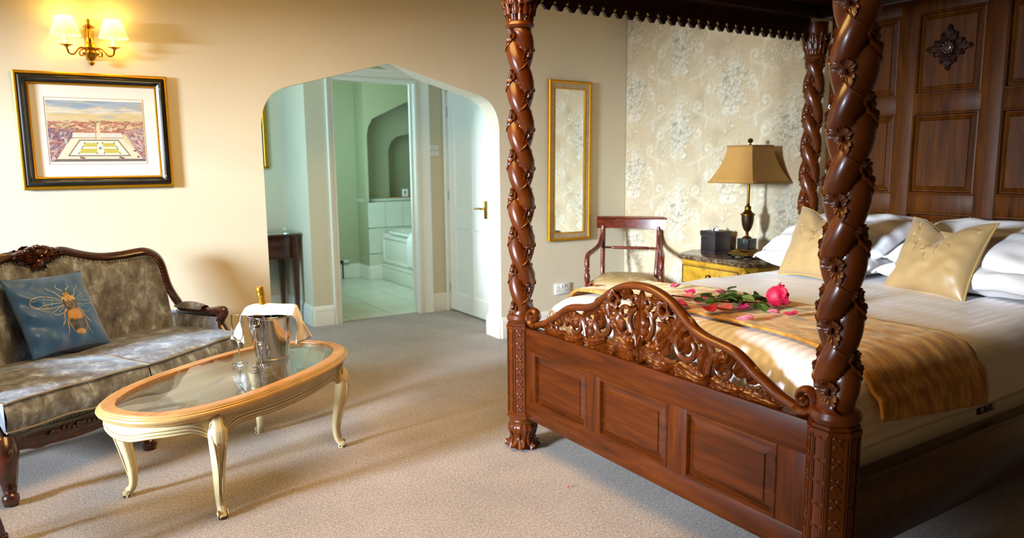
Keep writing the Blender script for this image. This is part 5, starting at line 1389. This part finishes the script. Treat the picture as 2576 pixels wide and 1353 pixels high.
# ================================================================ CHAIR
ch = thing('armchair', 'mahogany open armchair with damask seat in the corner under the mirror', 'chair', (3.60, 4.13, 0), math.atan2(-.745, .665)+0)
# local: x = chair's left-right (towards screen right), y = backwards
def chair():
    SW, BW = .27, .225
    # crest rail, bowed, with a rolled top
    def cr(u, v):
        a = (2*u-1)*.272; d = .46+.045-.05*(1-(a/.272)**2)*-1*0+.035*(1-(a/.272)**2)
        prof = [(-.012, .800), (-.012, .872), (-.022, .882), (-.020, .892), (.004, .896), (.014, .886), (.012, .80)]
        i = min(int(v*6), 5); t = v*6-i; y_ = prof[i][0]*(1-t)+prof[i+1][0]*t; z = prof[i][1]*(1-t)+prof[i+1][1]*t
        return (a, d+y_+(z-.85)*.1, z+.012)
    m = MB().grid(cr, 24, 12); m.grid(lambda u, v: (lambda p, q: tuple(p[i]*(1-v)+q[i]*v for i in range(3)))(cr(u, 0), cr(u, 1)), 24, 1)
    for uu in (0, 1): m.grid(lambda u, v, uu=uu: (lambda p, q: tuple(p[i]*(1-u)+q[i]*u for i in range(3)))(cr(uu, v/2), cr(uu, 1-v/2)), 3, 12)
    for s_ in (-1, 1): m.box((s_*.274, .497, .893), (.022, .034, .012), bev=.004)
    m.obj('crest_rail', 'chairwood', ch)
    for s_ in (-1, 1):
        MB().tube(smooth_path([(s_*.222, .515, .83), (s_*.220, .495, .72), (s_*.217, .46, .58), (s_*.213, .43, .46), (s_*.212, .44, .30), (s_*.215, .50, .12), (s_*.217, .545, 0)], 6), .0185, 12, sec=lambda ph, t: (math.copysign(abs(math.cos(ph))**.6, math.cos(ph)), math.copysign(abs(math.sin(ph))**.6, math.sin(ph)))).obj('back_leg', 'chairwood', ch)
        MB().tube(smooth_path([(s_*.226, .490, .80), (s_*.228, .470, .74), (s_*.238, .40, .685), (s_*.262, .27, .655), (s_*.276, .16, .645), (s_*.279, .095, .625), (s_*.278, .075, .585), (s_*.276, .072, .555)], 6), lambda t: .0175+.003*t, 12).obj('arm', 'chairwood', ch)
        MB().lathe([(.016, .555), (.019, .55), (.013, .542), (.013, .535), (.021, .528), (.021, .522), (.013, .515), (.018, .505), (.021, .49), (.0225, .47), (.019, .44), (.013, .425), (.019, .418), (.019, .412), (.013, .405), (.018, .395), (.024, .385), (.024, .36)], 24, (s_*.276, .072, 0), mod=lambda a, z: 1+(.05*math.cos(10*a) if .43 < z < .505 else 0)).obj('arm_post', 'chairwood', ch)
        MB().lathe([(.024, .43-.0), (.024, .36), (.018, .345), (.022, .335), (.018, .30), (.022, .25), (.018, .1), (.013, .05), (.017, .035), (.010, .0)], 20, (s_*.25, .06, 0)).obj('front_leg', 'chairwood', ch)
    prof = [(.008, -.20), (.010, -.19), (.006, -.182), (.011, -.174), (.006, -.166), (.012, -.156), (.006, -.146), (.0115, -.135), (.0125, -.12), (.0125, .12), (.0115, .135), (.006, .146), (.012, .156), (.006, .166), (.011, .174), (.006, .182), (.010, .19), (.008, .20)]
    MB().lathe([(r*1.0, z*1.06) for r, z in prof], 20, (0, .475, .66), rot=(0, PI/2, 0), mod=lambda a, z: 1+(.06*math.cos(8*a) if abs(z) < .11 else 0)).obj('back_rail', 'chairwood', ch)
    fr_ = MB()
    for a, b_ in (((-.255, .06), (.255, .06)), ((-.255, .06), (-.212, .43)), ((.255, .06), (.212, .43)), ((-.212, .43), (.212, .43))):
        fr_.tube([(a[0], a[1], .405), (b_[0], b_[1], .405)], .030, 4, sec=lambda ph, t: (.5*math.cos(ph), 1.2*math.sin(ph)))
    fr_.box((0, .245, .40), (.46, .37, .055), bev=.006)
    fr_.obj('seat_rail', 'chairwood', ch)
    n = 80; c = damask(31, (.70, .59, .39), (.6, .5, .3), (.88, .80, .62), n+1, sprig=False)
    P = np.zeros((n+1, n+1, 3))
    for j in range(n+1):
        for i in range(n+1):
            u, v = i/n*2-1, j/n*2-1; r = max(abs(u), abs(v)); wd = .262-.042*(v+1)/2
            sq = 1/ (1+ .0) ; x = u*wd*(1-.10*(v*v)); y = .245+v*.215*(1-.12*u*u)
            P[j, i] = (x, y, .425+.058*(max(0, (1-u**4)*(1-v**4)))**.5)
    link('seat', grid_mesh('seat', P, 'seatdamask', c[::-1]), ch)
chair()

# ================================================================ NIGHTSTAND, TISSUE BOX, LAMP
ns = thing('nightstand', 'ochre-painted chest of drawers with brown marble top beside the bed', 'nightstand', (0, 0, 0))
NT = .70
tp = [(4.13, 3.04), (4.13, 3.80), (3.99, 3.84), (3.80, 3.76), (3.735, 3.71), (3.725, 3.60), (3.715, 3.40), (3.705, 3.20), (3.704, 3.085), (3.80, 3.05)]
cxm, cym = 3.93, 3.42
def inset(poly, d_):
    return [(cxm+(x-cxm)*(1-d_/.3) if x < 4.1 else x, cym+(y-cym)*(1-d_/.36)) for x, y in poly]
m = MB(); L = len(tp); vs = []
lev = [(.018, NT-.030), (.006, NT-.024), (.0, NT-.014), (.004, NT-.005), (.012, NT)]
for d_, z in lev: vs += [(x, y, z) for x, y in inset(tp, d_)]
fs = [(i*L+k_, i*L+(k_+1) % L, (i+1)*L+(k_+1) % L, (i+1)*L+k_) for i in range(len(lev)-1) for k_ in range(L)]+[tuple(range(L))[::-1], tuple(range((len(lev)-1)*L, len(lev)*L))]
m.add(vs, fs).obj('marble_top', 'marble', ns, angle=50)
bp = inset(tp, .035)
body = MB().prism(bp, .10, NT-.03).obj('body', 'nsgold', ns, smooth=False)
fx = min(p[0] for p in bp)
for zc in (.575, .41, .24):
    dr = MB().box((3.737, 3.40, zc), (.03, .50, .135), bev=.004).obj('drawer', 'nsgold', ns)
    e_ = MB()
    for c_, d_ in (((3.7205, 3.40, zc+.06), (.006, .48, .006)), ((3.7205, 3.40, zc-.06), (.006, .48, .006)), ((3.7205, 3.16, zc), (.006, .006, .125)), ((3.7205, 3.64, zc), (.006, .006, .125))): e_.box(c_, d_)
    e_.obj('moulding', 'nsdark', dr)
    MB().lathe([(.004, 0), (.005, .01), (.014, .014), (.016, .02), (.010, .026), (.001, .028)], 16, (3.722, 3.40, zc), rot=(0, -PI/2, 0)).lathe([(.018, .0), (.018, .003), (.012, .004)], 16, (3.722, 3.40, zc), rot=(0, -PI/2, 0)).obj('knob', 'oldbrass', dr)
MB().ell((3.742, 3.125, .625), (.024, .026, .034), 14, 8).box((3.748, 3.125, .56), (.03, .045, .06), bev=.01).obj('corner_scroll', 'nsgold', ns)
for x, y in ((3.77, 3.16), (3.77, 3.66), (4.08, 3.10), (4.08, 3.74)):
    MB().lathe([(.03, .12), (.028, .08), (.018, .02), (.022, .0)], 12, (x, y, 0)).obj('foot', 'nsgold', ns)
tb = thing('tissue_box', 'dark brown leather cube tissue box on the nightstand', 'box', (4.005, 3.61, NT), -.08)
MB().box((0, 0, .06), (.142, .142, .12), bev=.003).obj('body', 'leather', tb)
MB().box((0, 0, .138), (.152, .152, .036), bev=.003).obj('lid', 'leather', tb)
st = MB()
for s_ in (-1, 1):
    st.box((s_*.0, -.0765, .123), (.146, .001, .0015)); 
for a in (0, PI/2, PI, 3*PI/2):
    R_ = Matrix.Rotation(a, 4, 'Z'); q = MB().box((0, -.0765, .123), (.146, .0015, .0015)).box((0, -.0715, .006), (.136, .0015, .0015)).xf(R_); st.add(q.v, q.f)
so_ = st.obj('stitching', 'stitch', tb); so_['kind'] = 'stuff'
tm = MB().grid(lambda u, v: ((u-.5)*.05+.004*math.sin(v*8), .02*math.sin(u*7)*(1-v)+.008*math.sin(v*6+u*3), .155+.034*v*(1-.5*abs(u-.5))), 16, 8)
tag(tm.obj('tissue', 'tissue'), 'white paper tissue sticking out of the leather box', 'tissue')
to = bpy.data.objects['tissue']; to.location = (4.005, 3.61, NT); to.modifiers.new('s', 'SOLIDIFY').thickness = .001
lp = thing('table_lamp', 'brass urn table lamp with square tan shade on the nightstand', 'lamp', (3.945, 3.285, NT))
pl = MB()
for (w0, w1, z0, z1) in ((.165, .165, .022, .034), (.150, .150, .034, .044), (.150, .104, .044, .056), (.104, .100, .056, .062)):
    pl.add([(sx*w_/2, sy*w_/2, z) for z, w_ in ((z0, w0), (z1, w1)) for sx, sy in ((-1, -1), (1, -1), (1, 1), (-1, 1))], [(0, 3, 2, 1), (4, 5, 6, 7)]+[(k_, (k_+1) % 4, 4+(k_+1) % 4, 4+k_) for k_ in range(4)])
pl.obj('stepped_base', 'oldbrass', lp, angle=20)
bb = MB()
for sx in (-1, 1):
    for sy in (-1, 1): bb.box((sx*.068, sy*.068, .012), (.034, .034, .024))
for c_, d_ in (((0, -.078, .020), (.17, .014, .010)), ((0, .078, .020), (.17, .014, .010)), ((-.078, 0, .020), (.014, .17, .010)), ((.078, 0, .020), (.014, .17, .010))): bb.box(c_, d_)
bb.obj('footed_base', 'ebony', lp, smooth=False)
MB().box((0, 0, .096), (.088, .088, .072), bev=.002).obj('plinth', 'ebony', lp)
MB().lathe([(.001, .132), (.030, .132), (.032, .137), (.026, .142), (.012, .150), (.009, .160), (.012, .166), (.009, .172), (.014, .180)], 32).obj('urn_foot', 'oldbrass', lp)
MB().lathe([(.014, .178), (.026, .195), (.036, .225), (.040, .255), (.041, .285)], 32).obj('urn', 'bronze', lp)
MB().lathe([(.041, .284), (.048, .288), (.048, .293), (.040, .298), (.030, .305), (.020, .320), (.022, .335), (.018, .345), (.010, .352), (.012, .358), (.009, .365), (.009, .55)], 32).obj('neck', 'oldbrass', lp)
S0, S1, Z0, Z1 = .372, .205, .502, .738
def shf(u, v):
    u4 = u*4; i = int(u4) % 4; t = u4-int(u4); k_ = (1-v)**1.7
    h = (S1+(S0-S1)*k_)/2
    c_ = [(-1, -1), (1, -1), (1, 1), (-1, 1)]; a, b_ = c_[i], c_[(i+1) % 4]
    return (h*(a[0]*(1-t)+b_[0]*t), h*(a[1]*(1-t)+b_[1]*t), Z0+(Z1-Z0)*v)
shd = MB().grid(shf, 32, 14, True).obj('lamp_shade', 'shade', lp, angle=30)
shd.modifiers.new('s', 'SOLIDIFY').thickness = .003
for z, v in ((Z0, 0), (Z1, 1)):
    loop = [shf(i/32, v) for i in range(32)]; MB().tube(loop, .0045, 6, closed=True).obj('braid_trim', 'shadetrim', shd)
MB().lathe([(.004, .55), (.004, .742), (.012, .745), (.006, .75), (.006, .755), (.015, .762), (.018, .772), (.012, .784), (.001, .787)], 20).obj('finial', 'oldbrass', lp)
MB().tube([(0, 0, Z1-.01), (S1/2, 0, Z1-.01)], .002, 5).tube([(-S1/2, 0, Z1-.01), (0, 0, Z1-.01)], .002, 5).tube([(0, 0, Z1-.01), (0, S1/2, Z1-.01)], .002, 5).tube([(0, -S1/2, Z1-.01), (0, 0, Z1-.01)], .002, 5).obj('shade_ring', 'darkmetal', shd)
MB().tube(smooth_path([(.0, -.09, .012), (.03, -.13, .006), (.10, -.15, .006), (.18, -.12, .006)], 6), .003, 6).obj('flex', 'oldbrass', lp, label='thin gold lamp flex')

# ================================================================ ROSE AND PETALS
def petal_mesh(name, mat, a=.03, b_=.024, cup=.012, curl=.006, seed=0):
    m = MB()
    def fn(u, v):
        t = 2*PI*u; r = v; x = a*r*math.cos(t)*(1+.06*math.sin(3*t+seed)); y = b_*r*math.sin(t)*(1-.25*math.cos(t))
        return (x, y, cup*r*r+curl*math.sin(2*t+seed)*r**3+.002)
    m.grid(fn, 22, 7, True); return m.mesh(name, mat)
rose = thing('rose', 'long-stemmed red rose lying across the gold bed runner', 'rose', (0, 0, 0))
S3 = [(2.163, 2.174), (2.197, 2.085), (2.217, 1.998), (2.262, 1.945), (2.312, 1.888), (2.345, 1.848)]
sp = smooth_path([(x, y, runner_z(x, y)+.022) for x, y in S3], 6)
MB().tube(sp, lambda t: .0034-.0008*t+(.0012 if abs((t*9) % 1-.5) < .05 else 0), 8).obj('stem', 'stem', rose)
for i in range(7):
    p_ = sp[3+i*3]; MB().tube([p_, p_+Vector((rnd.uniform(-.004, .004), rnd.uniform(-.004, .004), .008))], lambda t: .0016*(1-t)+.0001, 5).obj('thorn', 'stem', rose)
def leafm():
    m = MB()
    def fn(u, v):
        t = 2*u-1; w_ = .013*math.sin(PI*min(1, v*.96+.02))**.8*(1+.05*math.sin(v*50)); return (.042*v, t*w_, .004*abs(t)-.010*v*v+.001)
    m.grid(fn, 8, 14); m.tube([(-.008, 0, 0), (.0, 0, 0), (.02, 0, -.002), (.04, 0, -.009)], .0008, 5); return m.mesh('leaf', 'leaf')
LF = leafm()
branches = [(6, 1, .05), (9, -1, .05), (12, 1, .085), (14, -1, .07), (17, 1, .075), (19, -1, .06), (22, 1, .06), (24, -1, .05), (27, 1, .035)]
R = random.Random(21)
for bi, sg, ln in branches:
    p0 = sp[min(bi, len(sp)-2)]; tg = (sp[min(bi+1, len(sp)-1)]-sp[bi-1]).normalized(); nn_ = Vector((-tg.y, tg.x, 0))*sg
    dr_ = (tg*.55+nn_*.8+Vector((0, 0, R.uniform(.15, .75)))).normalized()
    q = [p0+dr_*ln*t+Vector((0, 0, -.012*t*t)) for t in (0, .33, .66, 1)]
    MB().tube(q, .0011, 5).obj('stalk', 'stem', rose)
    base = math.atan2(dr_.y, dr_.x)
    for (pp, da) in ((q[3], 0), (q[2], .95), (q[2], -.95), (q[1], 1.1), (q[1], -1.1)):
        if ln < .055 and pp is q[1]: continue
        zf = max(pp.z, runner_z(pp.x, pp.y)+.012)
        o = inst(LF, 'leaf', rose, (pp.x, pp.y, zf), (R.uniform(-.7, .7), R.uniform(-.5, .15), base+da+R.uniform(-.25, .25)), (R.uniform(1.05, 1.5),)*3)
# bloom: layered cupped petals facing along the stem
hd_ = bpy.data.objects.new('bloom', None)
tip = sp[-1]; ax3 = Vector((.78, -.52, .30)).normalized()
q_ = ax3.to_track_quat('Z', 'Y')
def rpetal(r0, h, w_, flare, mat, seed):
    m = MB()
    def fn(u, v):
        a = (u-.5)*w_; r = r0*(.22+.78*min(1, v/.5)**.55)*(1-.16*max(0, v-.5)*2) + flare*max(0, v-.72)**2*9*(1-.3*abs(2*u-1))
        z = h*v*(1-.22*abs(2*u-1)**2.5)+.003*math.sin(u*13+seed*2)*v*v
        return (r*math.cos(a), r*math.sin(a), z)
    m.grid(fn, 14, 10); return m.mesh('petal', mat)
for li, (cnt, r0, h, w_, fl_, mat) in enumerate(((5, .030, .052, 1.7, .014, 'rosered'), (5, .026, .055, 1.7, .008, 'rosered'), (4, .020, .056, 2.0, .004, 'rosepink'), (3, .014, .055, 2.4, .002, 'rosered'), (2, .008, .053, 3.4, .001, 'rosepink'))):
    me = rpetal(r0*1.35, h*1.35, w_, fl_*1.3, mat, li)
    for k_ in range(cnt):
        o = inst(me, 'petal', rose); e_ = (q_ @ Euler((0, 0, 2*PI*k_/cnt+li*.6)).to_quaternion()).to_euler()
        o.location = tip+ax3*(.002)+Vector((0, 0, .014)); o.rotation_euler = e_; o.modifiers.new('s', 'SOLIDIFY').thickness = .0008
for k_ in range(5):
    a = 2*PI*k_/5; m = MB().grid(lambda u, v: ((.006+.018*v)*math.cos(a)-(2*u-1)*.004*(1-v)*math.sin(a), (.006+.018*v)*math.sin(a)+(2*u-1)*.004*(1-v)*math.cos(a), .008*v-.010*v*v), 2, 5)
    m.xf(Matrix.Translation(tip+Vector((0, 0, .006))) @ q_.to_matrix().to_4x4()).obj('sepal', 'leaf', rose)
bpy.data.objects.remove(hd_)
PET = {c_: petal_mesh('petal', 'petal_'+c_, seed=i*1.3) for i, c_ in enumerate(('pink', 'mag', 'red'))}
petals = [(2.398, 2.386, 'pink', 1.0, .7, 'pale pink petal farthest from the rose bloom, near the duvet'),
          (2.324, 2.229, 'mag', 1.0, .2, 'magenta petal just beyond the bare end of the stem'),
          (2.235, 2.160, 'pink', 1.0, 2.2, 'pink petal touching the bare end of the rose stem'),
          (2.429, 2.153, 'mag', .9, .4, 'magenta petal beyond the stem, behind the first leaves'),
          (2.440, 2.02, 'pink', .9, 1.2, 'pink petal showing behind the middle leaves'),
          (2.100, 2.055, 'red', .9, 1.5, 'salmon petal peeping out beside the carved crest rail'),
          (2.205, 2.06, 'mag', 1.0, -.6, 'mauve petal under the bare part of the stem'),
          (2.114, 1.925, 'red', 1.25, .2, 'large cupped red petal in front of the stem'),
          (2.165, 1.895, 'pink', 1.1, -.4, 'pink petal beside the large cupped red one'),
          (2.235, 1.865, 'mag', 1.1, .5, 'magenta petal under the leaves near the stem middle'),
          (2.305, 1.925, 'pink', .8, 2.0, 'mauve petal half hidden under the middle leaves'),
          (2.090, 1.733, 'pink', 1.1, -.3, 'pink petal alone nearest the foot edge of the runner'),
          (2.268, 1.751, 'pink', .9, .1, 'pink petal just in front of the rose bloom'),
          (2.290, 1.690, 'red', 1.0, .4, 'crumpled dark red petal nearest the barley-twist post')]
for x, y, c_, s_, rz, lb in petals:
    o = bpy.data.objects.new('fallen_petal', PET[c_]); col.objects.link(o); o.location = (x, y, runner_z(x, y)+.006); o.scale = (s_, s_, s_)
    o.rotation_euler = (R.uniform(-.25, .25), R.uniform(-.25, .25), rz); tag(o, lb, 'petal', 'rose petals scattered on the bed runner')
    o.modifiers.new('s', 'SOLIDIFY').thickness = .001
o = bpy.data.objects.new('fallen_petal', PET['mag']); col.objects.link(o); o.location = (1.761, 2.344, .004); o.scale = (.28, .22, .3); tag(o, 'tiny magenta petal scrap lying on the carpet before the footboard', 'petal')

# corner of a second carved seat at the very left edge of the picture


stl = thing('footstool', 'dark carved wooden stool leg just entering at the lower left corner', 'stool', (-.214, 3.085, 0), PI*1.02)
MB().box((.30, .16, .34), (.46, .28, .08), bev=.02).obj('seat_frame', 'darkwood', stl)
MB().grid(lambda u, v: (.30+.225*(2*u-1), .16+.135*(2*v-1), .375+.06*max(0, (1-(2*u-1)**4)*(1-(2*v-1)**4))**.4), 20, 16).obj('seat', 'sofa', stl)
for lx, ly, ux, uy in ((0, 0, .08, .03), (.54, 0, -.04, .03), (0, .32, .08, -.03), (.54, .32, -.04, -.03)):
    MB().tube(smooth_path([(lx+ux, ly+uy, .34), (lx+ux*.8, ly+uy*.8, .27), (lx+ux*.3, ly+uy*.3, .15), (lx, ly, .07), (lx, ly, .0)], 5), lambda t: interp([0, .3, .7, .85, 1], [.030, .024, .012, .012, .018], t), 12).box((lx, ly, .022), (.044, .044, .044), bev=.008).obj('leg', 'darkwood', stl)
